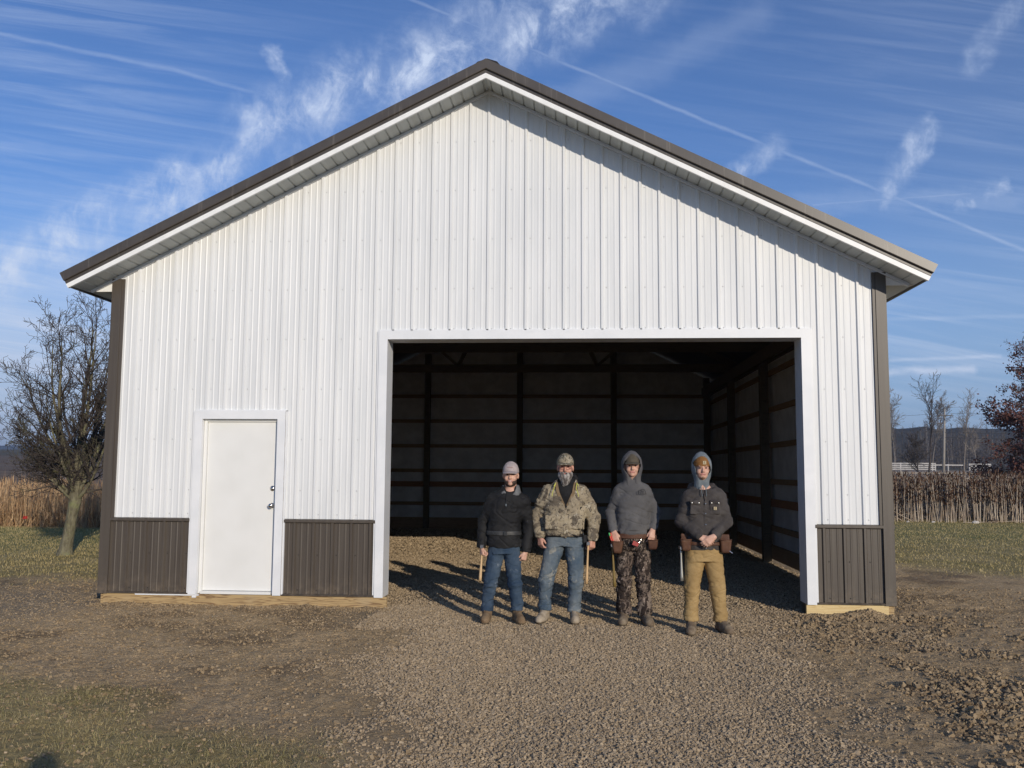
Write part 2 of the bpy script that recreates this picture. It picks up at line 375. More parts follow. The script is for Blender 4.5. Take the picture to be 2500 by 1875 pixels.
hb=T.math('ADD',T.math('ADD',T.math('MULTIPLY',T.noise(P,24,8,.72),.045),T.math('MULTIPLY',T.noise(P,8,4,.6),.06)),T.math('MULTIPLY',T.vor(P,46),T.math('MULTIPLY',at('gravel'),-.016)))
bs=T.n('ShaderNodeBsdfPrincipled',ins={'Base Color':c,'Roughness':.95,'Specular IOR Level':.15})
bn=T.n('ShaderNodeBump',ins={'Strength':1,'Distance':1,'Height':hb}); T.put(bs.inputs['Normal'],bn.outputs[0])
o_=T.n('ShaderNodeOutputMaterial'); T.put(o_.inputs[0],bs.outputs[0])
ground=structure(obj('ground',gm,m,smooth=True))
for nm,a in (('gravel',g_),('grass',t_),('mud',m_),('green',gn_)):
    q=ground.data.attributes.new(nm,'FLOAT','POINT'); q.data.foreach_set('value',a.astype(np.float32).ravel())
from bisect import bisect
def gz(x,y):                                                   # height of the displaced sheet
    x=np.asarray(x,float); y=np.asarray(y,float)
    i=np.clip(np.searchsorted(gx,x)-1,0,nxg-2); j=np.clip(np.searchsorted(gy,y)-1,0,nyg-2)
    a=(x-gx[i])/(gx[i+1]-gx[i]); b=(y-gy[j])/(gy[j+1]-gy[j])
    return Z[i,j]*(1-a)*(1-b)+Z[i+1,j]*a*(1-b)+Z[i,j+1]*(1-a)*b+Z[i+1,j+1]*a*b

# crushed stone and soil crumbs
CUBE=np.array([(-1,-1,-1),(1,-1,-1),(1,1,-1),(-1,1,-1),(-1,-1,1),(1,-1,1),(1,1,1),(-1,1,1)],float)
CF=np.array([(0,3,2,1),(4,5,6,7),(0,1,5,4),(1,2,6,5),(2,3,7,6),(3,0,4,7)])
def scatter(mb,x,y,size,rng,sink=.25,flat=.7):
    n=len(x); V=CUBE[None]*(1+rng.uniform(-.38,.25,(n,8,3)))
    V=V*size[:,None,None]*rng.uniform(.6,1.25,(n,1,3))*np.array([1,1,flat])
    a=rng.uniform(0,6.28,n); b=rng.normal(0,.45,n); c_=rng.normal(0,.45,n)
    ca,sa,cb,sb,cc,sc=np.cos(a),np.sin(a),np.cos(b),np.sin(b),np.cos(c_),np.sin(c_)
    X,Y,Zz=V[...,0],V[...,1],V[...,2]
    Y,Zz=Y*cb[:,None]-Zz*sb[:,None],Y*sb[:,None]+Zz*cb[:,None]
    X,Zz=X*cc[:,None]-Zz*sc[:,None],X*sc[:,None]+Zz*cc[:,None]
    X,Y=X*ca[:,None]-Y*sa[:,None],X*sa[:,None]+Y*ca[:,None]
    z0=gz(x,y)+size*flat*(1-2*sink)*.6
    V=np.stack([X+x[:,None],Y+y[:,None],Zz+z0[:,None]],-1).reshape(-1,3)
    mb.add(V,[(CF[None]+(np.arange(n)*8)[:,None,None]).reshape(-1,4)],0,np.repeat(rng.random(n)**1.3,8))
rng=np.random.default_rng(11)
sm=MB()
def pick(n,x0,x1,y0,y1,fn):
    x=rng.uniform(x0,x1,n); y=rng.uniform(y0,y1,n); k=rng.random(n)<fn(x,y); return x[k],y[k]
gf=lambda x,y:masks(x,y)[0]**1.5
for n,yy0,yy1,s0,s1 in ((110000,-6.2,-3.0,.0026,.0078),(100000,-3.0,.2,.003,.0085),(65000,.2,6,.0045,.0105),(26000,6,13,.007,.015)):
    x,y=pick(n,-5 if yy0>-1 else -1.2,4.6,yy0,yy1,gf); scatter(sm,x,y,rng.uniform(s0,s1,len(x))*rng.choice([1,1,1,1.5],len(x)),rng)
x,y=pick(50000,-7,7,-6.2,1.5,lambda x,y:.16+.6*masks(x,y)[0]*(x<-3)); scatter(sm,x,y,rng.uniform(.003,.008,len(x)),rng)
M['gravel']=mat('crushed_stone',(.255,.190,.118),(.325,.245,.155),rough=.9,scale=30,tint=(.44,.345,.23),spec=.2)
stuff(obj('gravel',sm,M['gravel'],tint=True),'loose grey brown crushed gravel spread over the driveway and barn floor','gravel')
cm=MB()
x,y=pick(150000,-6.5,7,-6.2,2.5,lambda x,y:(.25+.7*masks(x,y)[2])*(1-masks(x,y)[0])*(1-.7*masks(x,y)[1])); scatter(cm,x,y,rng.uniform(.0025,.0075,len(x))*rng.choice([1,1,1,1.8],len(x)),rng,flat=.7)
x,y=pick(52000,2.9,7,-6.2,-.5,lambda x,y:masks(x,y)[2]*(1-.8*masks(x,y)[0])*.8); scatter(cm,x,y,rng.uniform(.0035,.010,len(x))*rng.choice([1,1,1,2],len(x)),rng,flat=.8)
x=rng.normal(4.40,.30,1300); y=-.10-np.abs(rng.normal(0,.14,1300)); scatter(cm,x,y,rng.uniform(.006,.018,1300),rng,flat=.9,sink=.1)
x=rng.uniform(-4.7,-1.0,1600); y=-.08-np.abs(rng.normal(0,.12,1600)); scatter(cm,x,y,rng.uniform(.004,.010,1600),rng,flat=.9)
x=rng.uniform(3.5,4.4,700); y=-.10-np.abs(rng.normal(0,.1,700)); scatter(cm,x,y,rng.uniform(.006,.014,700),rng,flat=.9,sink=.1)
M['clod']=mat('soil_clod',(.20,.142,.084),(.29,.212,.125),rough=.95,scale=1.6,tint=(.36,.27,.165),spec=.1)
stuff(obj('soil_crumbs',cm,M['clod'],tint=True),'dark brown crumbled soil clods around the barn and driveway edge','soil')

# grass: blades as thin triangles
def blades(mb,x,y,h,wd,lean,rng,z0=None,att=None,curl=False):
    n=len(x); a=rng.uniform(0,6.283,n); L=rng.uniform(.6,1.2,n)*h; th=np.clip(rng.normal(lean,.35,n),0,1.5)
    dx_,dy_=np.cos(a),np.sin(a); b=a+1.57+rng.normal(0,.6,n); zb=(gz(x,y) if z0 is None else z0)-.004
    w_=wd*rng.uniform(.6,1.3,n)
    p0=np.stack([x-np.cos(b)*w_,y-np.sin(b)*w_,zb],-1); p1=np.stack([x+np.cos(b)*w_,y+np.sin(b)*w_,zb],-1)
    mid=np.stack([x+dx_*L*.5*np.sin(th*.7),y+dy_*L*.5*np.sin(th*.7),zb+L*.5*np.cos(th*.7)+.004],-1)
    m0=mid-np.stack([np.cos(b)*w_*.7,np.sin(b)*w_*.7,0*b],-1); m1=mid+np.stack([np.cos(b)*w_*.7,np.sin(b)*w_*.7,0*b],-1)
    t_=np.stack([x+dx_*L*np.sin(th),y+dy_*L*np.sin(th),zb+L*np.cos(th)+.006],-1)
    V=np.stack([p0,p1,m1,m0,t_],1).reshape(-1,3); k=(np.arange(n)*5)[:,None]
    mb.add(V,[np.array([[0,1,2,3]])+k,np.array([[3,2,4]])+k],0,np.repeat(rng.random(n) if att is None else att,5))
M['turf']=mat('turf_blades',(.31,.25,.105),(.21,.19,.070),rough=.7,scale=1.2,tint=(.50,.40,.21),spec=.2)
tm=MB(); x,y=pick(90000,-7,.4,-6.2,-3.2,lambda x,y:masks(x,y)[1]*(.25+.75*sst(fbm(x*2.2,y*2.2,4.,3),-.15,.2))); blades(tm,x,y,.055,.0014,1.32,rng)
x,y=pick(60000,-16,-4.7,1,13,lambda x,y:masks(x,y)[1]); blades(tm,x,y,.045,.004,.7,rng)
x,y=pick(80000,4.8,24,2,21,lambda x,y:masks(x,y)[1]); blades(tm,x,y,.045,.005,.7,rng)
x,y=pick(9000,3.2,6.5,-6,0,lambda x,y:.25*masks(x,y)[2]+.05); blades(tm,x,y,.06,.0014,1.35,rng)
x,y=pick(5000,-6.5,-1,-4,0,lambda x,y:.12+0*x); blades(tm,x,y,.05,.0014,1.4,rng)
stuff(obj('lawn_grass',tm,M['turf'],tint=True),'short dry grass growing thinly over the soil around the barn','grass')
# dry reeds at left
M['reed']=mat('dry_reed',(.30,.175,.085),(.22,.12,.06),rough=.75,scale=1.5,tint=(.56,.39,.22),spec=.2)
rm=MB()
n=26000; x=rng.uniform(-48,-4,n); y=12.7+rng.beta(1,1.6,n)*5.5+.3*np.sin(x*.8); 
h=(1.05+.22*vn(x*.5,y*.5))*(1+.2*(y>14)); blades(rm,x,y,h,.011,.22,rng,z0=gh(x,y))
n=9000; x=rng.uniform(-48,-4,n); y=12.6+rng.random(n)**1.5*2.5; blades(rm,x,y,.75,.010,.75,rng,z0=gh(x,y))
n=5000; x=rng.uniform(-48,-4,n); y=12.9+rng.random(n)*5; zz=gh(x,y)+1.05+.2*vn(x*.5,y*.5)+rng.uniform(-.15,.15,n)
rm.tubes(np.stack([x,y,zz-.14],-1),np.stack([x+rng.normal(0,.05,n),y,zz+.09],-1),.016,.004,4,att=rng.random(n))
stuff(obj('dry_reeds',rm,M['reed'],tint=True),'tall tan dry reeds standing in a band behind the bare tree','reeds')
# dead stalk field at right
M['stalk']=mat('dead_stalk',(.10,.055,.036),(.065,.036,.026),rough=.8,scale=2,tint=(.22,.135,.085),spec=.15)
M['stem']=mat('pale_stem',(.56,.48,.38),(.40,.31,.23),rough=.7,scale=3,spec=.2)
km=MB(); n=6500
x=rng.uniform(3,46,n); y=20.2+rng.random(n)**1.3*7.5; z=gh(x,y); hh=rng.uniform(1.2,1.62,n); ln=rng.normal(0,.07,n); fall=rng.random(n)<.05; ln[fall]=rng.normal(0,.7,fall.sum())
tp=np.stack([x+ln*hh,y+rng.normal(0,.05,n)*hh,z+hh*np.cos(ln)],-1); b0=np.stack([x,y,z-.02],-1)
km.tubes(b0,tp,.012,.005,5,mi=1)
k=15; t=rng.uniform(.42,1.03,(n,k)); bk=((y-20.2)>1.0)[:,None]; t=np.where((rng.random((n,k))<.5)&bk,rng.uniform(.02,1,(n,k)),t)
pp=(b0[:,None]+(tp-b0)[:,None]*t[...,None]).reshape(-1,3); nn=len(pp)
blades(km,pp[:,0],pp[:,1],.20,.021,1.0,rng,z0=pp[:,2],att=rng.random(nn)**1.6)
stuff(obj('dead_stalk_field',km,[M['stalk'],M['stem']],tint=True),'dense stand of dead brown crop stalks with pale stems right of the barn','dead crop')
# pale stones at the foot of the stalks
def rock(x,y,s,label,sd):
    r_=np.random.default_rng(sd); mb=MB(); n1,n2=10,7
    V=[];
    for i in range(n2+1):
        for j in range(n1):
            ph=math.pi*i/n2; th=2*math.pi*j/n1; d=np.array([math.sin(ph)*math.cos(th),math.sin(ph)*math.sin(th),math.cos(ph)])
            V.append(d*s*np.array([1.3,1,.75])*(1+.35*float(vn(*(d*1.7+sd)))))
    V=np.array(V)+[x,y,float(gh(x,y))+s*.35]
    f=[((i)*n1+j,(i)*n1+(j+1)%n1,(i+1)*n1+(j+1)%n1,(i+1)*n1+j) for i in range(n2) for j in range(n1)]
    mb.add(V,[np.array(f)]); mm=mat('pale_stone',(.62,.58,.52),(.45,.41,.36),rough=.9,scale=12)
    tag(obj('rock',mb,mm,loc=(x,y,float(gh(x,y)))),label,'rock','pale stones at the edge of the stalks')
for i,(x,s,l) in enumerate([(16.3,.11,'largest white stone in the grass edge below the dead stalks, nearest the photo edge'),(14.1,.08,'white stone at the stalks edge, left of the largest white stone'),
        (12.75,.05,'small pale stone second from the barn corner at the edge of the stalks'),(11.95,.045,'smallest pale stone at the edge of the stalks nearest the barn corner')]): rock(x,19.9,s,l,i+2)

# ---------------------------------------------------------------- barn
barn=thing('barn','large white metal pole barn with brown wainscot, brown trim and open doorway','barn',(0,0,-.1))
SL=.4971; ZP=6.137; XC=4.655; YB=13.05
zs=lambda x:ZP-SL*abs(x)
RIB=.2286
def profile(u0,u1,phase,extra=()):
    pts=[]
    k0=int(math.floor((u0-phase)/RIB))-1; k1=int(math.ceil((u1-phase)/RIB))+1
    for k in range(k0,k1+1):
        c=k*RIB+phase
        pts+=[(c-.025,0),(c-.0125,.022),(c+.0125,.022),(c+.025,0)]
        for q in (.0762,.1524): pts+=[(c+q-.013,0),(c+q-.006,.0036),(c+q+.006,.0036),(c+q+.013,0)]
    us=np.array([p[0] for p in pts]); ds=np.array([p[1] for p in pts])
    U_=sorted(set([u0,u1]+[e for e in extra if u0<e<u1]+[p for p in us if u0<p<u1]))
    return [(u,float(np.interp(u,us,ds))) for u in U_]
def sheet(mb,T_,u0,u1,zlo,zhi,phase,extra=(),mi=0):
    pr=profile(u0,u1,phase,extra)
    for (a,da),(b,db) in zip(pr,pr[1:]):
        mb.add([T_(a,zlo(a),da),T_(b,zlo(b),db),T_(b,zhi(b),db),T_(a,zhi(a),da)],[(0,1,2,3)],mi)
front=lambda u,z,d:(u,-d,z)
rear=lambda u,z,d:(-u,YB+d,z)
sideL=lambda u,z,d:(-XC-d,YB-u,z)
sideR=lambda u,z,d:(XC+d,u,z)
OX0,OX1,OZ=-1.2,3.683,3.048; DX0,DX1,DZ=-3.45,-2.522,2.083
PH=.004; WZ=.893
cst=lambda v:(lambda u:v)
def screws(mb,T_,u0,u1,rows,ok,mi=1,phase=PH):
    k=int(math.ceil((u0-phase)/RIB))
    while k*RIB+phase+.05<u1:
        u=k*RIB+phase+.052; k+=1
        for z in rows:
            if not ok(u,z): continue
            r=.0065; q=[T_(u+r*math.cos(t),z+r*math.sin(t),.004) for t in np.arange(6)*math.pi/3]; p=[T_(u+.7*r*math.cos(t),z+.7*r*math.sin(t),.0075) for t in np.arange(6)*math.pi/3]
            mb.add(q+p,[np.array([(i,(i+1)%6,(i+1)%6+6,i+6) for i in range(6)])],mi); mb.F.append((np.array([[6,7,8,9,10,11]])+mb.n-12,mi))
rows=[3.0573+.6096*n for n in range(-3,6)]+[.945]
wl=MB()
gt=lambda u:zs(u)-.004
sheet(wl,front,-XC,DX0-.115,cst(WZ),gt,PH)
sheet(wl,front,DX0-.115,DX1+.115,cst(DZ+.105),gt,PH)
sheet(wl,front,DX1+.115,OX0-.11,cst(WZ),gt,PH)
sheet(wl,front,OX0-.11,OX1+.11,cst(OZ+.105),gt,PH,extra=(0,))
sheet(wl,front,OX1+.11,XC,cst(WZ),gt,PH)
def okf(u,z):
    if z>zs(u)-.06 or abs(u)>4.5: return False
    if DX0-.14<u<DX1+.14 and z<DZ+.14: return False
    if OX0-.14<u<OX1+.14 and z<OZ+.08: return False
    return True
screws(wl,front,-XC,XC,rows,okf)
for k in range(-4,17): 
    u=k*RIB+PH+.052; 
    if OX0<u<OX1: screws(wl,front,u-.06,u+.001,[OZ+.128],lambda a,b:True)
obj('front_wall',wl,[M['white'],M['screw']],barn)
def wall(nm,T_,u0,u1,top,extra=(),label=None):
    b=MB(); sheet(b,T_,u0,u1,cst(WZ),top,PH,extra); obj(nm,b,M['white'],barn)
wall('rear_wall',rear,-XC,XC,gt,(0,)); wall('side_wall',sideL,0,YB,cst(3.8)); wall('side_wall',sideR,0,YB,cst(3.8))
for a,b in ((-XC,DX0-.115),(DX1+.115,OX0-.11),(OX1+.11,XC)):
    q=MB(); sheet(q,front,a,b,cst(.004),cst(.858),PH)
    screws(q,front,a+.02,b-.03,[.06,.47],lambda u,z:abs(u)<4.5 ,1)
    obj('wainscot',q,[M['brown'],M['black']],barn)
    a,b=max(a,-4.548),min(b,4.548); q=MB(); q.prism([(a,-.004,.858),(a,-.030,.850),(a,-.034,.856),(a,-.034,.884),(a,-.004,.893)],(b-a,0,0)); obj('wainscot_cap',q,M['brown'],barn)
    q=MB(); q.prism([(a,-.002,-.002),(a,-.036,-.006),(a,-.038,.004),(a,-.022,.014),(a,-.002,.016)],(b-a,0,0)); obj('base_trim',q,M['brown'],barn)
for T_,u0,u1 in ((rear,-XC,XC),(sideL,0,YB),(sideR,0,YB)):
    q=MB(); sheet(q,T_,u0,u1,cst(.004),cst(.87),PH); obj('wainscot',q,M['brown'],barn)
    q=MB(); p=[T_(u0,.85,.002),T_(u0,.85,.034),T_(u0,.893,.034),T_(u0,.893,.002)]; q.prism(p,np.array(T_(u1,0,0))-np.array(T_(u0,0,0))); obj('wainscot_cap',q,M['brown'],barn)
# corner trims with a stepped inner edge
for s in (-1,1):
    q=MB(); top=zs(XC)-.006
    def bar(x0,x1,y0,y1,z0=-.012,z1=top,mi=0): q.box((min(s*x0,s*x1),y0,z0),(max(s*x0,s*x1),y1,z1),mi)
    bar(4.548,4.668,-.034,.002); bar(4.652,4.668,.002,.13); bar(4.514,4.5475,-.024,-.0005,WZ-.035)
    obj('corner_trim',q,M['brown'],barn)
    q=MB(); q.box((min(s*4.652,s*4.668),YB-.13,-.012),(max(s*4.652,s*4.668),YB+.02,top)); q.box((min(s*4.53,s*4.6515),YB+.004,-.012),(max(s*4.53,s*4.6515),YB+.034,top)); obj('corner_trim',q,M['brown'],barn)
# casing of the big opening
def casing(x0,x1,z1,wd,depth,name,zb,ys=-.036):
    q=MB()
    for s,xe in ((-1,x0),(1,x1)):
        a=xe+s*wd; lo,hi=min(xe,a),max(xe,a)
        # mitred front face
        pts=[(xe,ys,zb),(a,ys,zb),(a,ys,z1+wd),(xe,ys,z1)]
        if s<0: pts=pts[::-1]
        q.prism(pts,(0,.004,0))
        b=a+s*.022; q.box((min(a,b),ys+.014,zb+.012),(max(a,b),.001,z1+wd-.004)) # stepped J edge
        q.box((min(xe,xe+s*.004),ys+.004,zb),(max(xe,xe+s*.004),depth,z1+.004))
        obj(name,q,M['trimw'],barn); q=MB()
    q.prism([(x0,ys,z1),(x1,ys,z1),(x1+wd,ys,z1+wd),(x0-wd,ys,z1+wd)],(0,.004,0))
    q.box((x0-wd,ys+.014,z1+wd),(x1+wd,.001,z1+wd+.014))
    q.box((x0+.0005,ys+.004,z1),(x1-.0005,depth-.002,z1+.004))
    return q
q=casing(OX0,OX1,OZ,.105,.295,'opening_jamb',-.012); obj('opening_header',q,M['trimw'],barn)
q=casing(DX0,DX1,DZ,.098,.075,'door_jamb',-.006,-.040); obj('door_header',q,M['trimw'],barn)
# man door
q=MB(); q.box((DX0+.045,.045,.035),(DX1-.030,.09,DZ-.035)); dr=obj('door',q,M['door'],barn)
q=MB(); 
q.box((DX0+.0045,.02,.0),(DX0+.042,.10,DZ-.001)); q.box((DX1-.027,.02,.0),(DX1-.0045,.10,DZ-.001)); q.box((DX0+.043,.022,DZ-.030),(DX1-.028,.10,DZ-.001)); q.box((DX0+.043,-.02,.0),(DX1-.028,.11,.030))
obj('door_frame',q,M['door'],barn)
kx=DX1-.060
q=MB(); q.lathe([(.032,0),(.034,.004),(.030,.010),(.022,.012),(.020,.016),(.0001,.017)],(kx,.045,1.25)); q.box((kx-.003,.022,1.235),(kx+.003,.030,1.265)); obj('deadbolt',q,M['chrome'],dr,smooth=True)
q=MB(); q.lathe([(.033,0),(.034,.004),(.028,.010),(.013,.014),(.012,.032),(.022,.042),(.029,.054),(.029,.064),(.022,.074),(.0001,.077)],(kx,.045,1.046)); obj('door_knob',q,M['chrome'],dr,smooth=True)
# white flashing strip under the left wainscot and sills
q=MB(); q.box((-4.2,-.030,-.022),(-3.42,.001,-.0075)); q.box((-3.50,-.031,-.045),(-3.45,.001,-.023)); obj('flashing',q,M['trimw'],barn)
for a,b,mm in ((-4.60,-3.43,'sill'),(-3.428,-1.155,'sill'),(3.675,4.585,'sillr')):
    q=MB(); q.box((a,-.012,-.20),(b,.03,-.0065 if mm=='sill' else -.008)); obj('skirt_board',q,M[mm],barn)
for a,b in ((4.587,4.65),(-4.64,-4.602)):
    q=MB(); q.box((a,.005,-.2),(b,.15,-.014)); obj('post_foot',q,M['sill'],barn)
# rake assembly
def sweep(poly,x_end,mb=None,ends=None,mi=0,both=True):
    mb=mb or MB()
    for s in (-1,1):
        n=len(poly); v=[]
        for (y,h) in poly: v.append((0,y,ZP+h))
        for (y,h) in poly:
            xe=x_end+(h+.03)*.45; v.append((s*xe,y,ZP-SL*xe+h))
        f=[(i,(i+1)%n,(i+1)%n+n,i+n) for i in range(n)]
        mb.add(v,[np.array(f)],mi); mb.F.append((np.array([list(range(n,2*n))])+mb.n-2*n,mi))
    return mb
OH=.43
for sgn in (1,):
    obj('rake_fascia',sweep([(-OH+.02,-.030),(-OH-.012,-.030),(-OH-.012,.030),(-OH+.02,.030)],4.995),M['fascia'],barn)
    obj('rake_trim',sweep([(-OH+.02,.031),(-OH-.004,.031),(-OH-.006,.040),(-OH-.004,.0405),(-OH-.004,.076),(-OH-.028,.079),(-OH-.032,.088),(-OH-.030,.200),(-OH+.05,.206),(-OH+.05,.199),(-OH+.02,.19)],4.995),M['rake'],barn)
# soffit with V grooves running out from the wall
q=MB(); st=.130
for s in (-1,1):
    xs=[0.]; hs=[0.]; x=.045
    while x<4.96:
        xs+= [x-.011,x-.004,x+.004,x+.011]; hs+=[0,.016,.016,0]; x+=st
    xs.append(4.985); hs.append(0)
    for (a,ha),(b,hb_) in zip(zip(xs,hs),zip(xs[1:],hs[1:])):
        q.add([(s*a,-.002,zs(a)+ha),(s*b,-.002,zs(b)+hb_),(s*b,-OH+.018,zs(b)+hb_),(s*a,-OH+.018,zs(a)+ha)],[(0,1,2,3)])
obj('rake_soffit',q,M['soffit'],barn)
obj('soffit_channel',sweep([(-.001,-.044),(-.034,-.044),(-.036,-.030),(-.030,-.012),(-.030,-.0015),(-.001,-.0015)],4.93),M['trimw'],barn)
# roof
q=MB(); 
for s in (-1,1):
    pr=profile(-OH+.06,YB+.4,.0)
    for (a,da),(b,db) in zip(pr,pr[1:]):
        q.add([(0,a,ZP+.17+da),(s*5.07,a,ZP-SL*5.07+.17+da),(s*5.07,b,ZP-SL*5.07+.17+db),(0,b,ZP+.17+db)],[(0,1,2,3)])
    q.add([(0,-OH+.06,ZP+.05),(s*5.03,-OH+.06,ZP-SL*5.03+.05),(s*5.03,YB+.4,ZP-SL*5.03+.05),(0,YB+.4,ZP+.05)],[(0,1,2,3)],1)
roof=obj('roof',q,[M['brown'],M['roofin']],barn)
q=MB(); q.prism([(-.19,-.30,ZP+.10),(0,-.30,ZP+.10),(.19,-.30,ZP+.10),(.19,-.30,ZP+.15),(.12,-.30,ZP+.235),(0,-.30,ZP+.275),(-.12,-.30,ZP+.235),(-.19,-.30,ZP+.15)],(0,YB+.6,0)); obj('ridge_cap',q,M['black'],roof)
q=MB(); q.box((.215,-.30,ZP+.09),(.23,-.28,ZP+.155)); 
# eaves along the sides
for s in (-1,1):
    q=MB(); a,b=sorted((s*4.67,s*4.985)); q.box((a,.004,3.664),(b,YB+.3,3.674)); obj('eave_soffit',q,M['soffit'],barn)
    q=MB(); a,b=sorted((s*4.987,s*5.012)); q.box((a,-OH+.03,3.640),(b,YB+.3,3.75)); obj('eave_fascia',q,M['brown'],barn)
    q=MB(); t=(-.010,.012)
    v=[(s*4.669,y,3.662) for y in t]+[(s*4.985,y,3.662) for y in t]+[(s*4.669,y,zs(4.669)-.001) for y in t]
    q.add(v,[np.array([(0,2,4),(5,3,1)]),np.array([(0,1,3,2),(2,3,5,4),(4,5,1,0)])]); obj('eave_return',q,M['fascia'],barn)
# interior framing
def bx(nm,a,b,mm,par=barn):
    q=MB(); q.box(a,b); return obj(nm,q,M[mm],par)
BY=12.90
for x in (-4.53,-2.90,-.46,1.99,4.385): bx('post',(x,BY-.14,-.2),(x+.145,BY,3.9 if abs(x)>4 else zs(x)-.15),'post')
for y in (9.15,5.75,2.45):
    bx('post',(4.385,y-.0,-.2),(4.53,y+.145,3.62),'post'); bx('post',(-4.53,y,-.2),(-4.385,y+.145,3.62),'post')
bx('post',(-1.36,.15,-.2),(-1.215,.29,zs(1.3)-.1),'post'); bx('post',(3.70,.15,-.2),(3.845,.29,zs(3.8)-.1),'post')
G=[(.612,.045,'stud'),(1.117,.070,'studr'),(1.473,.045,'stud'),(2.119,.045,'stud'),(2.773,.045,'stud'),(3.431,.045,'stud'),(4.146,.045,'stud')]
for z,h,mm in G:
    bx('girt',(-min(4.38,(ZP-z-.3)/SL),BY+.001,z-h),(min(4.38,(ZP-z-.3)/SL),BY+.039,z+h),mm)
bx('skirt_board',(-4.38,BY+.001,-.18),(4.38,BY+.045,.25),'stud')
GS=[(.50,.045,'stud'),(.944,.065,'studr'),(1.316,.045,'stud'),(1.955,.045,'stud'),(2.593,.045,'stud'),(3.25,.045,'stud')]
for s in (-1,1):
    for z,h,mm in GS:
        a,b=sorted((s*4.531,s*4.569)); bx('girt',(a,.3,z-h),(b,BY-.15,z+h),mm)
    a,b=sorted((s*4.531,s*4.575)); bx('skirt_board',(a,.3,-.045),(b,BY-.15,.20),'stud')
    a,b=sorted((s*4.53,s*4.57)); bx('eave_beam',(a,.2,3.45),(b,BY,3.66),'post')
    a,b=sorted((s*4.38,s*4.34)); bx('eave_beam',(a,.2,3.42),(b,BY,3.64),'post')
bx('header_beam',(OX0-.14,.16,OZ+.01),(OX1+.14,.20,OZ+.30),'post'); bx('header_beam',(OX0-.14,.26,OZ+.01),(OX1+.14,.293,OZ+.30),'post')
for y in (2.5,5.8,9.2):
    q=MB(); q.box((-4.5,y,3.66),(4.5,y+.04,3.84))
    for s in (-1,1):
        q.prism([(0,y+.045,ZP+.03),(s*4.6,y+.045,ZP+.03-SL*4.6),(s*4.6,y+.045,ZP-.13-SL*4.6),(0,y+.045,ZP-.13)],(0,.04,0))
        for xa,xb in ((1.5,.6),(1.5,2.6)):
            q.prism([(s*xa,y-.042,3.8),(s*(xa+.09),y-.042,3.8),(s*(xb+.09),y-.042,zs(xb)-.1),(s*xb,y-.042,zs(xb)-.1)],(0,.04,0))
    obj('truss',q,M['post'],barn)
def wrapsheet(nm,T_,u0,u1,z0,top,nu=90,nz=50):
    U_,S_=np.meshgrid(np.linspace(u0,u1,nu),np.linspace(0,1,nz),indexing='ij'); ZZ=z0+S_*(np.vectorize(top)(U_)-z0)
    d=.010*fbm(U_*1.6+ZZ*.7,ZZ*2.2,3.,4)+.006*fbm(U_*7,ZZ*3,1.,2)
    V=np.array([T_(a,b,c) for a,b,c in zip(U_.ravel(),ZZ.ravel(),d.ravel())]); I=np.arange(nu*nz).reshape(nu,nz)
    q=MB(); q.add(V,[np.stack([I[:-1,:-1],I[1:,:-1],I[1:,1:],I[:-1,1:]],-1).reshape(-1,4)]); obj(nm,q,M['wrap'],barn,smooth=True)
wrapsheet('wall_wrap',lambda u,z,d:(u,BY+.06+d,z),-4.56,4.56,.16,lambda u:zs(u)-.02,140,80)
wrapsheet('wall_wrap',lambda u,z,d:(4.595+d,u,z),.2,BY+.05,.10,lambda u:3.8,140,50)
wrapsheet('wall_wrap',lambda u,z,d:(-4.595-d,u,z),.2,BY+.05,.10,lambda u:3.8,140,50)
# unseen wrap sheet added behind the front wall to block daylight
q=MB()
for a,b,z0,tp in ((-4.6,DX0-.05,0,None),(DX0-.05,DX1+.05,DZ+.01,None),(DX1+.05,OX0-.01,0,None),(OX0-.01,OX1+.01,OZ+.01,None),(OX1+.01,4.6,0,None)):
    for c_,d_ in ([(a,b)] if not a<0<b else [(a,0),(0,b)]):
        q.add([(c_,.12,z0),(d_,.12,z0),(d_,.12,zs(d_)),(c_,.12,zs(c_))],[(0,1,2,3)])
obj('wall_wrap',q,M['wrap'],barn)
# ---------------------------------------------------------------- trees
def unit(v): return v/(np.linalg.norm(v)+1e-9)
def grow(rng,segs,p,d,L,r,lv,P):
    n=P['steps'][lv]; s=L/n; rr=r; nl=P['levels']
    for i in range(n):
        d=unit(d+rng.normal(0,P['wig'][lv],3)+np.array([0,0,P['up'][lv]]))
        q=p+d*s; r2=max(r*(1-(i+1)/n*P['taper']),P['rmin']); segs.append((*p,*q,rr,r2,lv)); p=q; rr=r2
        if lv<nl-1 and (i+1)/n>P['start'][lv]:
            for _ in range(P['kids'][lv]):
                if rng.random()>.85: continue
                a=rng.uniform(0,6.283); h=unit(np.cross(d,[.3,.2,1])); g=np.cross(d,h)
                sp=math.radians(rng.normal(P['ang'][lv],9)); dd=d*math.cos(sp)+(h*math.cos(a)+g*math.sin(a))*math.sin(sp)
                grow(rng,segs,p,dd,L*P['ratio'][lv]*(1.15-.55*(i+1)/n)*rng.uniform(.7,1.2),max(rr*.62,P['rmin']),lv+1,P)
def segmesh(S,cut,sides=(8,6,5,3,3)):
    a,b=MB(),MB()
    for lv in range(5):
        for mb,k in ((a,(S[:,8]==lv)&(S[:,8]<cut)),(b,(S[:,8]==lv)&(S[:,8]>=cut))):
            if k.any(): s=S[k]; mb.tubes(s[:,0:3],s[:,3:6],s[:,6],s[:,7],sides[lv],att=np.random.default_rng(1).random(len(s)))
    return a,b
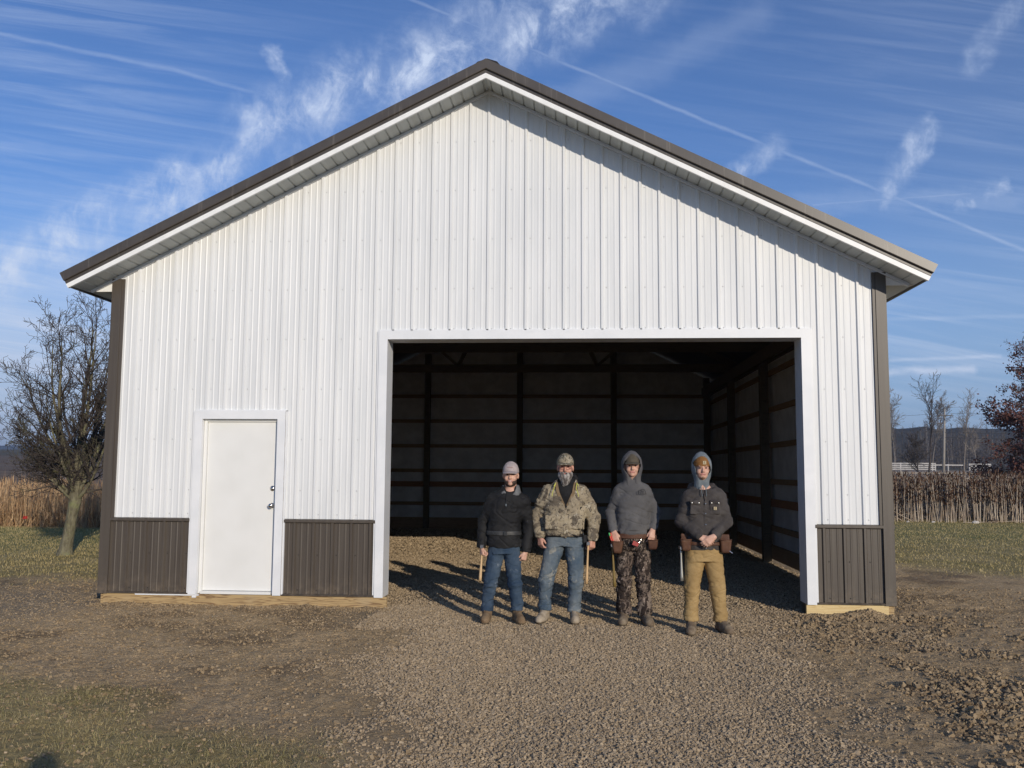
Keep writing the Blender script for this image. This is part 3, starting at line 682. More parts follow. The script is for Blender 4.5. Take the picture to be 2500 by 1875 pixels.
def _bark(T,tc):
    a=T.mix(T.mr(T.noise(T.map(tc,(1,1,.5)),14,6,.7),.35,.7),(.034,.026,.024),(.075,.060,.050))
    return T.mix(T.mr(T.noise(tc,3,5,.7),.50,.68,0,.7),a,(.115,.115,.045))
def _trunkb(T,tc):
    a=T.mix(T.mr(T.noise(T.map(tc,(1,1,.25)),22,6,.7),.35,.7),(.10,.088,.055),(.22,.20,.13))
    return T.mix(T.mr(T.noise(tc,6,4,.7),.5,.7,0,.6),a,(.20,.22,.09))
M['pbark']=mat('pear_trunk_bark',None,fn=_trunkb,rough=.9,bump=.03,bscale=26,stretch=(1,1,.35))
M['ptwig']=mat('pear_branch_bark',None,fn=_bark,rough=.9)
tb=np.array([-8.37,5.6,-.15]); pear=thing('bare_tree','bare leafless ornamental tree with mossy leaning trunk at the left barn corner','tree',tb)
rng=np.random.default_rng(5); segs=[]
P=dict(levels=4,steps=[8,6,5,4],wig=[.07,.15,.24,.28],up=[.07,.06,.07,.06],taper=.85,rmin=.0035,start=[.10,.15,.2,0],kids=[2,2,1,0],ang=[34,42,48,45],ratio=[.42,.45,.55,.5])
fork=np.array([-8.22,5.6,.95])
for ang,az,L,r,dz_ in ((4,20,4.0,.062,.15),(14,200,3.75,.055,.1),(10,330,3.8,.055,.2),(12,90,3.6,.05,.05),(30,178,3.0,.045,.25),(46,172,2.45,.040,.05),(58,185,1.9,.030,.05),(28,5,3.2,.045,.1),(46,355,2.5,.040,0),(40,270,2.4,.038,.1),(38,80,2.6,.038,.1),(55,230,2.0,.032,.0),(54,130,2.1,.032,0),(22,240,3.4,.045,.3)):
    a,z_=math.radians(ang),math.radians(az); d=np.array([math.sin(a)*math.cos(z_),math.sin(a)*math.sin(z_),math.cos(a)])
    grow(rng,segs,fork+np.array([0,0,dz_-.12]),d,L*.80,r*.95,0,P)
S=np.array(segs); a,b=segmesh(S,1)
q=MB(); q.path([tb+[0,0,-.1],tb+[.0,0,.05],tb+[.015,0,.15],tb+[.04,0,.32],tb+[.075,0,.55],tb+[.10,0,.75],fork+[0,0,-.05],fork+[.0,0,.12],fork+[.02,0,.45]],[.185,.145,.120,.106,.100,.098,.112,.10,.05],16)
obj('trunk',q,M['pbark'],pear,smooth=True); obj('limbs',a,M['pbark'],pear,smooth=True); obj('crown',b,M['ptwig'],pear)
print('pear segs',len(S))
def bare(label,x,y,h,r,colr,sd,spread=30,rmin=.02,name='bare_tree',group='bare trees beyond the stalk field',kids=(2,2,2,0),start=.35):
    rng=np.random.default_rng(sd); z=float(gh(x,y)); base=np.array([x,y,z-.1]); t=thing(name,label,'tree',base,group)
    P=dict(levels=4,steps=[9,6,4,3],wig=[.05,.12,.18,.2],up=[.05,.08,.08,.05],taper=.8,rmin=rmin,start=[start,.15,.1,0],kids=list(kids),ang=[spread,38,42,40],ratio=[.46,.5,.5,.5])
    segs=[]; grow(rng,segs,base,np.array([rng.normal(0,.04),0,1.]),h*.92,r,0,P); S=np.array(segs); a,b=segmesh(S,1,(7,5,4,3,3))
    mm=mat('bark',tuple(np.array(colr)*.75),tuple(colr),rough=.9,scale=3)
    obj('trunk',a,mm,t,smooth=True); obj('crown',b,mm,t); return t
bare('dark bare tree standing just behind the stalk field, tallest left of the utility pole',39.4,90,9.6,.13,(.075,.062,.055),21,24,.014,kids=(2,2,1,0))
bare('small dark bare tree with low spreading branches beside the taller dark bare tree',37.6,88,4.0,.08,(.06,.05,.045),22,45,.016,kids=(3,2,1,0),start=.1)
bare('pale grey bare tree right of the utility pole in front of the woods',68.2,150,12.2,.16,(.22,.185,.15),23,28,.018,kids=(2,2,1,0))
bare('pale thin bare tree nearest the right barn corner before the woods',66,185,14.5,.17,(.22,.19,.16),24,26,.03)
bare('tall grey bare tree between the barn corner tree and the dark bare tree',79,215,16,.2,(.19,.165,.14),25,28,.032)
bare('short pale bare tree low in front of the woods beside the red leaved tree',101,220,9,.16,(.25,.21,.17),26,35,.03)
bare('leafless grey tree standing behind the utility pole top',86,210,15,.18,(.20,.17,.14),27,27,.032)
# red leaved oak at the right edge
tb=np.array([24.5,32,-.1+.0]); oak=thing('oak_tree','oak holding dark red brown autumn leaves at the right photo edge','tree',tb)
rng=np.random.default_rng(9); segs=[]
P=dict(levels=4,steps=[9,7,5,3],wig=[.04,.10,.16,.2],up=[.02,.03,.03,.02],taper=.85,rmin=.008,start=[.08,.15,.1,0],kids=[3,2,2,0],ang=[62,42,45,45],ratio=[.66,.42,.5,.5])
grow(rng,segs,tb.copy(),np.array([0,0,1.]),6.4,.20,0,P)
for a_,z_,L_ in ((2.9,.9,4.2),(3.3,1.3,4.4),(3.6,1.8,4.4),(2.6,2.4,4.0),(3.1,3.0,4.2),(3.9,1.1,3.8),(2.2,1.5,3.8),(4.3,2.0,3.8),(3.0,3.8,3.6),(3.5,4.5,3.2)): grow(rng,segs,tb+np.array([0,0,z_]),unit(np.array([math.cos(a_),-abs(math.sin(a_))*.8,.15])),L_,.06,1,P); S=np.array(segs); a,b=segmesh(S,1)
mo=mat('oak_bark',(.075,.06,.05),(.11,.095,.08),rough=.9,scale=8); obj('trunk',a,mo,oak,smooth=True); obj('limbs',b,mo,oak)
tw=S[S[:,8]>=2]; k=rng.integers(0,len(tw),52000); f=rng.random((52000,1)); c=tw[k,0:3]*(1-f)+tw[k,3:6]*f+rng.normal(0,.10,(52000,3))
keep=vn(c[:,0]*.9,c[:,1]*.9,c[:,2]*.9)+.25*rng.normal(0,1,52000)-.16*(c[:,2]-4.2)>-.25; c=c[keep]; n=len(c)
u_=rng.normal(0,1,(n,3)); u_/=np.linalg.norm(u_,axis=1,keepdims=True); v_=np.cross(u_,rng.normal(0,1,(n,3))); v_/=np.linalg.norm(v_,axis=1,keepdims=True); sz=rng.uniform(.045,.085,(n,1))
V=np.stack([c-u_*sz,c+v_*sz*.55,c+u_*sz,c-v_*sz*.55],1).reshape(-1,3); lf=MB(); lf.add(V,[np.arange(n*4).reshape(-1,4)],0,np.repeat(rng.random(n),4))
obj('crown',lf,mat('oak_leaf',(.065,.022,.020),(.10,.034,.026),rough=.6,scale=2,tint=(.16,.062,.040)),oak,tint=True)
# distant woods and hills
rng=np.random.default_rng(31); wm=MB(); n=1900
x=rng.uniform(-40,420,n); y=rng.uniform(232,400,n); z=gh(x,y); h=rng.uniform(9,14.5,n)*(1-.0*x); r=rng.uniform(.08,.18,n)
tp=np.stack([x+rng.normal(0,.5,n),y,z+h],-1); b0=np.stack([x,y,z],-1); wm.tubes(b0,tp,r,r*.25,4,att=np.clip(rng.random(n)**2.2,0,1))
K=46; f=rng.uniform(.25,1,(n,K,1)); s0=(b0[:,None]+(tp-b0)[:,None]*f); a=rng.uniform(0,6.28,(n,K)); ln=rng.uniform(.8,3.2,(n,K))*(1.25-f[...,0])
s1=s0+np.stack([np.cos(a)*ln*.75,np.sin(a)*ln*.75,ln*rng.uniform(.35,1,(n,K))],-1)
wm.tubes(s0.reshape(-1,3),s1.reshape(-1,3),.045,.02,3,att=(rng.random(n*K)**2)*.45)
n=26000; x=rng.uniform(-40,420,n); y=rng.uniform(226,300,n); z=gh(x,y)+rng.random(n)**1.5*4.0
s0=np.stack([x,y,z],-1); s1=s0+rng.normal(0,1.0,(n,3))*[1,1,.8]; wm.tubes(s0,s1,.05,.03,3,att=rng.random(n)*.3)
M['woods']=mat('winter_twigs',(.050,.042,.040),(.085,.068,.058),rough=.95,scale=.08,tint=(.30,.26,.22),spec=.05)
stuff(obj('woods',wm,M['woods'],tint=True),'far off grey brown leafless woods along the rise on the right','woods')
def ridge(nm,pts,depth,mm):
    q=MB(); V=[]; n=len(pts)
    for j,(f,hh) in enumerate(((0,0),(.25,.55),(.5,.85),(.75,.97),(1,1),(1.6,.7))):
        for i,(x,y,h) in enumerate(pts):
            z=float(gh(x,y)); V.append((x*(1+f*depth/y),y+f*depth,z-2+hh*(h-z+2)+ .35*math.sin(i*2.3+j)*hh))
    F_=[(j*n+i,j*n+i+1,(j+1)*n+i+1,(j+1)*n+i) for j in range(5) for i in range(n-1)]
    q.add(V,[np.array(F_)]); return structure(obj(nm,q,mm,smooth=True))
rr=np.random.default_rng(4)
M['hill']=mat('wooded_hill',(.045,.045,.040),(.080,.072,.056),rough=1,scale=.05,spec=.02,detail=9)
xs_=np.linspace(-60,620,120); ridge('hills',[(x,405,float(27+1.6*vn(x*.012,3.)+.8*vn(x*.12,1.)+.6*vn(x*.5,2.))) for x in xs_],150,M['hill'])
M['hillf']=mat('far_wooded_hill',(.055,.058,.052),(.09,.085,.07),rough=1,scale=.01,spec=.02,detail=9)
xs_=np.linspace(-2400,700,160); ridge('hills',[(x,1500,float(44+6*vn(x*.003,5.)+2.5*vn(x*.02,1.))) for x in xs_],500,M['hillf'])
# fences, pole and wires
M['fence']=mat('white_fence_board',(.58,.56,.53),(.42,.40,.37),rough=.8,scale=2)
M['fenceg']=mat('grey_fence_board',(.24,.21,.17),(.34,.30,.25),rough=.9,scale=2)
def fence(label,x0,y0,x1,y1,h,rails,gap,th=.10,name='rail_fence',mm='fence'):
    L=math.hypot(x1-x0,y1-y0); n=max(1,int(round(L/gap))); t=thing(name,label,'fence',(x0,y0,float(gh(x0,y0))),'white rail fences beyond the stalk field')
    pts=[(x0+(x1-x0)*i/n,y0+(y1-y0)*i/n) for i in range(n+1)]
    for (x,y) in pts:
        z=float(gh(x,y)); q=MB(); q.box((x-.08,y-.08,z-.3),(x+.08,y+.08,z+h+.08)); obj('post',q,M[mm],t)
    for k in range(rails):
        q=MB(); f=h*(k+.9)/rails
        for (a,b),(c,d) in zip(pts,pts[1:]):
            za,zb=float(gh(a,b))+f,float(gh(c,d))+f; q.prism([(a,b-.10,za-th),(a,b-.10,za+th),(a,b-.06,za+th),(a,b-.06,za-th)],(c-a,d-b,zb-za))
        obj('rail',q,M[mm],t)
fence('white four rail fence section left of the utility pole',58,170,71.2,170,1.5,4,3.3)
fence('white rail fence section right of the utility pole near the oak',77.6,170,81.6,170,1.4,4,2.0)
fence('low post and rail fence joining the two white sections',71.4,172,77.4,172,1.3,1,2.8)
fence('long low rail fence just above the top of the dead stalks',12,60,46,58,1.14,3,3.4,.05,mm='fenceg')
M['poleb']=mat('weathered_pole',(.36,.33,.29),(.26,.235,.20),rough=.9,scale=2,stretch=(4,4,.5)); M['iron']=mat('dark_fitting',(.05,.05,.055),rough=.6); M['glassw']=mat('insulator',(.35,.37,.38),rough=.3)
pz=float(gh(55,125)); pole=thing('utility_pole','weathered wooden utility pole with crossarm rising behind the stalk field','utility pole',(54.9,125,pz))
q=MB(); q.path([(54.8,125,pz-.5),(55.1,125,6),(55.35,125,10.95)],[.21,.17,.13],10); obj('pole_shaft',q,M['poleb'],pole,smooth=True)
q=MB(); q.box((54.35,124.80,9.85),(56.35,124.88,10.0)); q.prism([(54.9,124.75,9.85),(55.0,124.75,9.85),(55.4,124.75,9.2),(55.3,124.75,9.2)],(0,.04,0)); obj('crossarm',q,M['iron'],pole)
for x,z in ((54.45,10.0),(56.25,10.0),(55.35,10.95)):
    q=MB(); q.lathe([(.03,0),(.07,.04),(.05,.09),(.07,.13),(.04,.2),(.0001,.22)],(x,124.84,z),(0,0,1),8); obj('insulator',q,M['glassw'],pole)
q=MB(); q.path([(55.5,124.6,8.2),(55.5,124.6,8.9)],.2,10); obj('transformer',q,M['iron'],pole) if 0 else None
def wire(label,p,q_,sag,r=.018):
    t=np.linspace(0,1,24)[:,None]; pts=np.array(p)*(1-t)+np.array(q_)*t; pts[:,2]-=4*sag*(t*(1-t))[:,0]
    mb=MB(); mb.path(pts,r,4); o=obj('power_line',mb,M['iron'],loc=p); tag(o,label,'wire','power lines on the utility pole')
wire('topmost thin power line running right from the utility pole top',(55.35,124.84,11.16),(118,118,13.2),.8)
wire('second power line running right from the right end of the crossarm',(56.25,124.84,10.2),(118,120,12.1),.8)
wire('thin power line running left from the crossarm towards the barn',(54.45,124.84,10.2),(-10,140,9.6),.9)
wire('upper communication cable slung low on the right of the pole',(55.2,124.8,7.45),(118,118,7.6),.5,.03)
wire('lower communication cable slung low on the right of the pole',(55.2,124.8,6.7),(118,118,6.6),.5,.03)
# red scrap in the reeds
q=MB(); c=np.array([-13.62,12.6,.15]); pts=[(-.05,0,-.035),(.055,.01,-.03),(.035,.03,.045),(.0,-.01,.018),(-.02,.0,.05)]
q.prism([tuple(c+np.array(p)) for p in pts],(.01,.03,.0)); tag(obj('plastic_scrap',q,mat('red_plastic',(.38,.025,.018),rough=.5),loc=c),'small torn red plastic scrap caught in the reeds left of the tree trunk','litter')
# ---------------------------------------------------------------- people
class SD:
    """signed distance grid; surfaces are pulled out of it as one continuous mesh"""
    def __init__(s,lo,hi,h):
        s.lo=np.array(lo,float); s.h=h; n=np.ceil((np.array(hi)-s.lo)/h).astype(int)+1; s.D=np.full(n,.06,np.float32)
        s.ax=[s.lo[i]+h*np.arange(n[i]) for i in range(3)]
    def blk(s,lo,hi,pad=.07):
        a=[max(0,int((lo[i]-pad-s.lo[i])/s.h)) for i in range(3)]; b=[min(s.D.shape[i],int((hi[i]+pad-s.lo[i])/s.h)+2) for i in range(3)]
        sl=tuple(slice(p,q) for p,q in zip(a,b)); X,Y,Z=[s.ax[i][sl[i]] for i in range(3)]
        return sl,X[:,None,None],Y[None,:,None],Z[None,None,:]
    def comb(s,sl,d,k=.0,op='u'):
        A=s.D[sl]
        if A.size==0: return s
        d=np.broadcast_to(d,A.shape)
        if op=='u':
            if k>0: hh=np.clip(.5+.5*(A-d)/k,0,1); r=A*(1-hh)+d*hh-k*hh*(1-hh)
            else: r=np.minimum(A,d)
        else:
            if k>0: e=-d; hh=np.clip(.5-.5*(A-e)/k,0,1); r=A*(1-hh)+e*hh+k*hh*(1-hh)
            else: r=np.maximum(A,-d)
        s.D[sl]=r; return s
    def cone(s,a,b,ra,rb,k=.02,op='u',fl=1.):
        a=np.array(a,float); b=np.array(b,float); R=max(ra,rb)
        sl,X,Y,Z_=s.blk(np.minimum(a,b)-R,np.maximum(a,b)+R); e=b-a; L2=max(e@e,1e-9)
        t=np.clip(((X-a[0])*e[0]+(Y-a[1])*e[1]+(Z_-a[2])*e[2])/L2,0,1)
        d=np.sqrt((X-a[0]-t*e[0])**2+((Y-a[1]-t*e[1])/fl)**2+(Z_-a[2]-t*e[2])**2)-(ra+(rb-ra)*t)
        return s.comb(sl,d,k,op)
    def ell(s,c,r,k=.02,op='u'):
        c=np.array(c,float); r=np.array(r,float); sl,X,Y,Z_=s.blk(c-r,c+r)
        q=np.sqrt(((X-c[0])/r[0])**2+((Y-c[1])/r[1])**2+((Z_-c[2])/r[2])**2); g=np.sqrt(((X-c[0])/r[0]**2)**2+((Y-c[1])/r[1]**2)**2+((Z_-c[2])/r[2]**2)**2)+1e-6
        return s.comb(sl,q*(q-1)/g,k,op)
    def rbox(s,c,hs,r=.01,k=.01,op='u',taper=0.):
        c=np.array(c,float); hs=np.array(hs,float); sl,X,Y,Z_=s.blk(c-hs*1.3,c+hs*1.3)
        f=1+taper*(Z_-c[2])/hs[2]
        qx=np.abs(X-c[0])/f-hs[0]+r; qy=np.abs(Y-c[1])/f-hs[1]+r; qz=np.abs(Z_-c[2])-hs[2]+r
        d=np.sqrt(np.maximum(qx,0)**2+np.maximum(qy,0)**2+np.maximum(qz,0)**2)+np.minimum(np.maximum(np.maximum(qx,qy),qz),0)-r
        return s.comb(sl,d,k,op)
    def tor(s,prof,k=.02,e=2.4):                                # body of stacked oval sections: z, cx, half width, half depth, cy
        P=np.array(sorted(prof)); sl,X,Y,Z_=s.blk((P[:,1].min()-.3,P[:,4].min()-.25,P[0,0]),(P[:,1].max()+.3,P[:,4].max()+.25,P[-1,0]))
        z=Z_[0,0]; cx,a,b,cy=[np.interp(z,P[:,0],P[:,i])[None,None,:] for i in (1,2,3,4)]
        q=(np.abs((X-cx)/a)**e+np.abs((Y-cy)/b)**e)**(1/e); d=(q-1)*np.minimum(a,b)*1.0
        d=np.maximum(d,np.maximum(P[0,0]-Z_,Z_-P[-1,0])); return s.comb(sl,d,k)
    def f(s,fn,lo,hi,k=0,op='i'):
        sl,X,Y,Z_=s.blk(lo,hi,0); d=fn(X,Y,Z_)
        s.D[sl]=np.maximum(s.D[sl],d) if op=='i' else s.D[sl]+d; return s
    def rough(s,amp,sc,seed=0.,wt=None):
        near=np.argwhere(np.abs(s.D)<.025)
        if not len(near): return s
        p=[s.ax[i][near[:,i]] for i in range(3)]
        dd=amp*fbm(p[0]*sc[0]+seed,p[1]*sc[1],p[2]*sc[2],3)
        if wt is not None: dd=dd*wt(*p)
        s.D[tuple(near.T)]+=dd.astype(np.float32); return s
    def crease(s,amp,sc,seed=0.,rot=0.,wt=None):              # sharp folds in cloth
        near=np.argwhere(np.abs(s.D)<.025)
        if not len(near): return s
        p=[s.ax[i][near[:,i]] for i in range(3)]; x=p[0]*math.cos(rot)+p[2]*math.sin(rot); z=p[2]*math.cos(rot)-p[0]*math.sin(rot)
        a_=np.abs(fbm(x*sc[0]+seed,p[1]*sc[1],z*sc[2]+seed,2)); dd=amp*(np.clip(1-a_*5,0,1)**1.5)-amp*.25
        if wt is not None: dd=dd*wt(*p)
        s.D[tuple(near.T)]+=dd.astype(np.float32); return s
    def mesh(s):
        Dd=s.D; S=Dd<0; n=np.array(S.shape)-1
        cnt=np.zeros(n,np.int8)
        for i in (0,1):
            for j in (0,1):
                for k in (0,1): cnt+=S[i:n[0]+i,j:n[1]+j,k:n[2]+k]
        C=np.argwhere((cnt>0)&(cnt<8)); idx=np.full(n,-1,np.int32); idx[tuple(C.T)]=np.arange(len(C))
        acc=np.zeros((len(C),3)); m=np.zeros(len(C))
        for a_ in range(3):
            o1,o2=[i for i in range(3) if i!=a_]
            for u in (0,1):
                for v in (0,1):
                    q=C.copy(); q[:,o1]+=u; q[:,o2]+=v; r=q.copy(); r[:,a_]+=1
                    d0=Dd[tuple(q.T)]; d1=Dd[tuple(r.T)]; x=(d0<0)!=(d1<0); t=np.where(x,d0/np.where(x,d0-d1,1),0)
                    off=np.zeros((len(C),3)); off[:,o1]=u; off[:,o2]=v; off[:,a_]=t; acc+=off*x[:,None]; m+=x
        V=s.lo+(C+acc/m[:,None])*s.h; Fs=[]
        for a_ in range(3):
            o1,o2=(a_+1)%3,(a_+2)%3
            A=[slice(None)]*3; B=[slice(None)]*3; A[a_]=slice(0,-1); B[a_]=slice(1,None)
            x=S[tuple(A)]!=S[tuple(B)]; e=np.argwhere(x); e=e[(e[:,o1]>0)&(e[:,o2]>0)&(e[:,o1]<n[o1])&(e[:,o2]<n[o2])]
            if not len(e): continue
            ins=S[tuple(e.T)]; q=[]
            for du,dv in ((-1,-1),(0,-1),(0,0),(-1,0)):
                c=e.copy(); c[:,o1]+=du; c[:,o2]+=dv; q.append(idx[tuple(c.T)])
            q=np.stack(q,1); q[~ins]=q[~ins][:,::-1]; Fs.append(q)
        return V,np.vstack(Fs)
def sdobj(name,s,mats,parent=None,pick=None,loc=None):
    V,Fc=s.mesh(); mb=MB()
    if pick is None: mb.add(V,[Fc])
    else:
        c=V[Fc].mean(1); mi=pick(c); mb.add(V,[Fc[mi==0]]); 
        for k in range(1,int(mi.max())+1):
            if (mi==k).any(): mb.F.append((Fc[mi==k],k))
    return obj(name,mb,mats,parent,smooth=True,loc=loc)
def cloth(name,c1,c2,sc=6,c3=None,s3=.62,rough=.9,st=(1,1,1),bump=.0015,bs=260):
    def fn(T,tc):
        a=T.mix(T.mr(T.noise(T.map(tc,st),sc,5,.6),.35,.65),c1,c2)
        if c3: a=T.mix(T.mr(T.noise(T.map(tc,(1,1,.5)),sc*2.3,5,.7,.6),s3,s3+.1,0,.85),a,c3)
        return a
    return mat(name,None,fn=fn,rough=rough,bump=bump,bscale=bs,spec=.15)
def camo(name,cols,sc,st=(1,1,1),th=(.5,.56,.6,.58)):
    def fn(T,tc):
        v=T.map(tc,st); w_=T.vm('ADD',v,T.vm('SCALE',T.vm('SUBTRACT',T.noise(v,sc*.8,3,col=True),(.5,.5,.5)),sc=.10))
        a=T.mix(T.mr(T.noise(w_,sc*.35,4,.6),.42,.58),cols[0],cols[1])
        for i,c in enumerate(cols[2:]): a=T.mix(T.mr(T.noise(T.map(w_,(1+.5*i,1,1),(i*3.1,i*1.7,i)),sc*(1+.35*i),5,.72,.8),th[i],th[i]+.035),a,c)
        return a
    return mat(name,None,fn=fn,rough=.9,bump=.0015,bscale=240,spec=.12)
def skinm(name,c1,c2): return mat(name,c1,c2,rough=.5,scale=22,spec=.35,contrast=(.3,.75))
def hand(s,w_,d,n,l,curl=(.5,.7,.5),sc=1.,thumb=(.75,.55,.35),spread=.05):
    w_=np.array(w_,float); d=unit(np.array(d,float)); n=np.array(n,float); n=unit(n-d*(n@d)); l=np.array(l,float); l=unit(l-d*(l@d)-n*(l@n))
    offs=(.027,.0095,-.0085,-.026); ln=(.95,1.05,.98,.8)
    for o_,q in zip(offs,ln):
        kn=w_+d*.084*sc*(.97+.05*q)+l*o_*sc; s.cone(w_+l*o_*.55*sc,kn,.0155*sc,.0125*sc,.014)
    for i,(o_,q) in enumerate(zip(offs,ln)):
        p=w_+d*.084*sc*(.97+.05*q)+l*o_*sc; th=0.; r=.0102*sc*(.9 if i==3 else 1)
        for j,(L_,c_) in enumerate(zip((.040,.026,.020),curl)):
            th+=c_*(1+.12*i); dd=unit(d*math.cos(th)+n*math.sin(th)+l*spread*(1.5-i)); p2=p+dd*L_*q*sc; s.cone(p,p2,r,r*.9,.003); p=p2; r*=.9
    p=w_+d*.022*sc+l*.020*sc; s.cone(w_+d*.01,p+d*.02*sc,.015*sc,.014*sc,.012)
    a=unit(d*thumb[0]+l*thumb[1]+n*thumb[2]); p1=p+a*.042*sc; s.cone(p,p1,.0150*sc,.0115*sc,.008); b=unit(a+d*.45+n*.2-l*.25); s.cone(p1,p1+b*.030*sc,.0112*sc,.0088*sc,.003)
def head(s,c,sc=1.,smile=0.,nose=1.):
    x,y,z=c; P_=lambda a,b,d:(x+a*sc,y+b*sc,z+d*sc)
    s.ell(P_(0,.018,.138),np.array((.073,.092,.092))*sc,.02); s.ell(P_(0,-.022,.088),np.array((.060,.070,.088))*sc,.02); s.ell(P_(0,-.035,.036),np.array((.047,.048,.036))*sc,.025)
    s.ell(P_(0,-.076,.017),np.array((.020,.014,.015))*sc,.015)
    for a in (-1,1):
        s.ell(P_(a*.036,-.062,.073),np.array((.024,.026,.024))*sc,.015); s.ell(P_(a*.075,.012,.098),np.array((.009,.018,.030))*sc,.006)
        s.ell(P_(a*.030,-.104,.112),np.array((.018,.019,.012))*sc,.010,'s')
    s.cone(P_(-.034,-.082,.130),P_(.034,-.082,.130),.011*sc,.011*sc,.012)
    s.cone(P_(0,-.088,.118),P_(0,-.108*nose,.078),.0075*sc,.0115*sc,.009)
    for a in (-1,1): s.ell(P_(a*.010,-.096,.074),np.array((.008,.009,.007))*sc,.006)
    s.cone(P_(-.020,-.086,.053),P_(.020,-.086,.053),.006*sc,.006*sc,.006); s.cone(P_(-.016,-.085,.043),P_(.016,-.085,.043),.0065*sc,.0065*sc,.006)
    s.cone(P_(-.023,-.094,.048+.003*smile),P_(.023,-.094,.048+.003*smile),.0035*sc,.0035*sc,.003,'s')
    s.cone(P_(0,.012,.06),P_(0,.03,-.10),.053*sc,.062*sc,.03)
def facebits(o,c,sc,browc,mates,smile=False,age=0):
    x,y,z=c
    for a in (-1,1):
        q=MB(); ctr=np.array((x+a*.030*sc,y-.0835*sc,z+.112*sc)); r=.0118*sc
        V=[];n1,n2=10,8
        for i in range(n2+1):
            for j in range(n1):
                ph=math.pi*i/n2; th=2*math.pi*j/n1; V.append(ctr+r*np.array((math.sin(ph)*math.cos(th),-math.cos(ph),math.sin(ph)*math.sin(th)*.62)))
        q.add(V,[np.array([(i*n1+j,i*n1+(j+1)%n1,(i+1)*n1+(j+1)%n1,(i+1)*n1+j) for i in range(3,n2) for j in range(n1)])]); q.F.append((np.array([(i*n1+j,i*n1+(j+1)%n1,(i+1)*n1+(j+1)%n1,(i+1)*n1+j) for i in range(3) for j in range(n1)]),1))
        obj('eye',q,[M['eyew'],M['iris']],o,smooth=True)
        q=MB(); q.path([(x+a*.013*sc,y-.0965*sc,z+.129*sc),(x+a*.028*sc,y-.098*sc,z+.133*sc),(x+a*.044*sc,y-.086*sc,z+.128*sc)],[.003,.0038,.0022],6); obj('eyebrow',q,browc,o,smooth=True)
    if smile:
        q=MB(); t=np.linspace(-1,1,9); up_=[(x+a*.018*sc,y-.0935*sc+.004*a*a,z+.0505*sc+.0035*a*a) for a in t]; dn=[(x+a*.018*sc,y-.0935*sc+.004*a*a,z+(.0440+.007*a*a)*sc) for a in t]
        q.add(up_+dn,[np.array([(i,i+1,i+10,i+9) for i in range(8)])]); obj('teeth',q,M['teeth'],o)
M['eyew']=mat('eye_white',(.62,.58,.54),rough=.2); M['iris']=mat('iris',(.035,.022,.015),rough=.15); M['teeth']=mat('teeth',(.72,.69,.62),rough=.3)
M['lip']=mat('lips',(.42,.17,.14),(.36,.14,.115),rough=.5,scale=30)
M['skin1']=skinm('fair_skin',(.62,.38,.28),(.52,.28,.20)); M['skin2']=skinm('ruddy_skin',(.55,.30,.22),(.47,.23,.165)); M['dhair']=mat('dark_brown_hair',(.035,.020,.013),(.06,.036,.024),rough=.7,scale=60,bump=.003,bscale=180,stretch=(1,1,.3))
M['ghair']=mat('grey_beard',(.40,.37,.34),(.085,.070,.062),rough=.85,scale=34,bump=.008,bscale=90,stretch=(1,1,.22),contrast=(.38,.62)); M['lhair']=mat('light_brown_stubble',(.22,.12,.07),(.30,.18,.11),rough=.7,scale=60)
def body(name,label,p):
    Y=p['Y']; x=p['hx']; zc=p['zc']; hs=p.get('hs',1.); HC=(x,Y-.03,zc)
    s=SD((p['x0'],Y-.42,-.2),(p['x1'],Y+.3,zc+.30),.0055)
    T_=[(a,b,c*.86,d*.86,e) for a,b,c,d,e in p['torso']]; s.tor(T_)
    for i in (0,1):
        s.cone(p['sh'][i],p['el'][i],.046,.038,.03); s.cone(p['el'][i],p['wr'][i],.038,.025,.02)
        s.cone(p['hip'][i],p['kn'][i],.075,.05,.04); s.cone(p['kn'][i],p['an'][i],.048,.034,.03); s.cone(p['an'][i],np.array(p['toe'][i])*.7+np.array(p['an'][i])*.3-[0,0,.03],.03,.025,.02)
        hand(s,*p['hands'][i])
    s.cone((x,Y+.0,zc-.02),(p['torso'][len(p['torso'])//2][1]*.3+x*.7,Y+.01,zc-.14),.055,.07,.03)
    head(s,HC,hs,p.get('smile',0),p.get('nose',1))
    mouth=lambda c:np.where((np.abs(c[:,0]-x)<.024*hs)&(c[:,1]<Y-.03-.078*hs)&(np.abs(c[:,2]-zc-.048*hs)<.010*hs),1,0)
    loc=(x,Y,float(gz(x,Y)))
    o=sdobj(name,s,[p['skin'],M['lip']],None,mouth,loc); tag(o,label,'person','four builders posing in the doorway')
    facebits(o,HC,hs,p['hair'],None,p.get('teeth'))
    return o,HC,hs
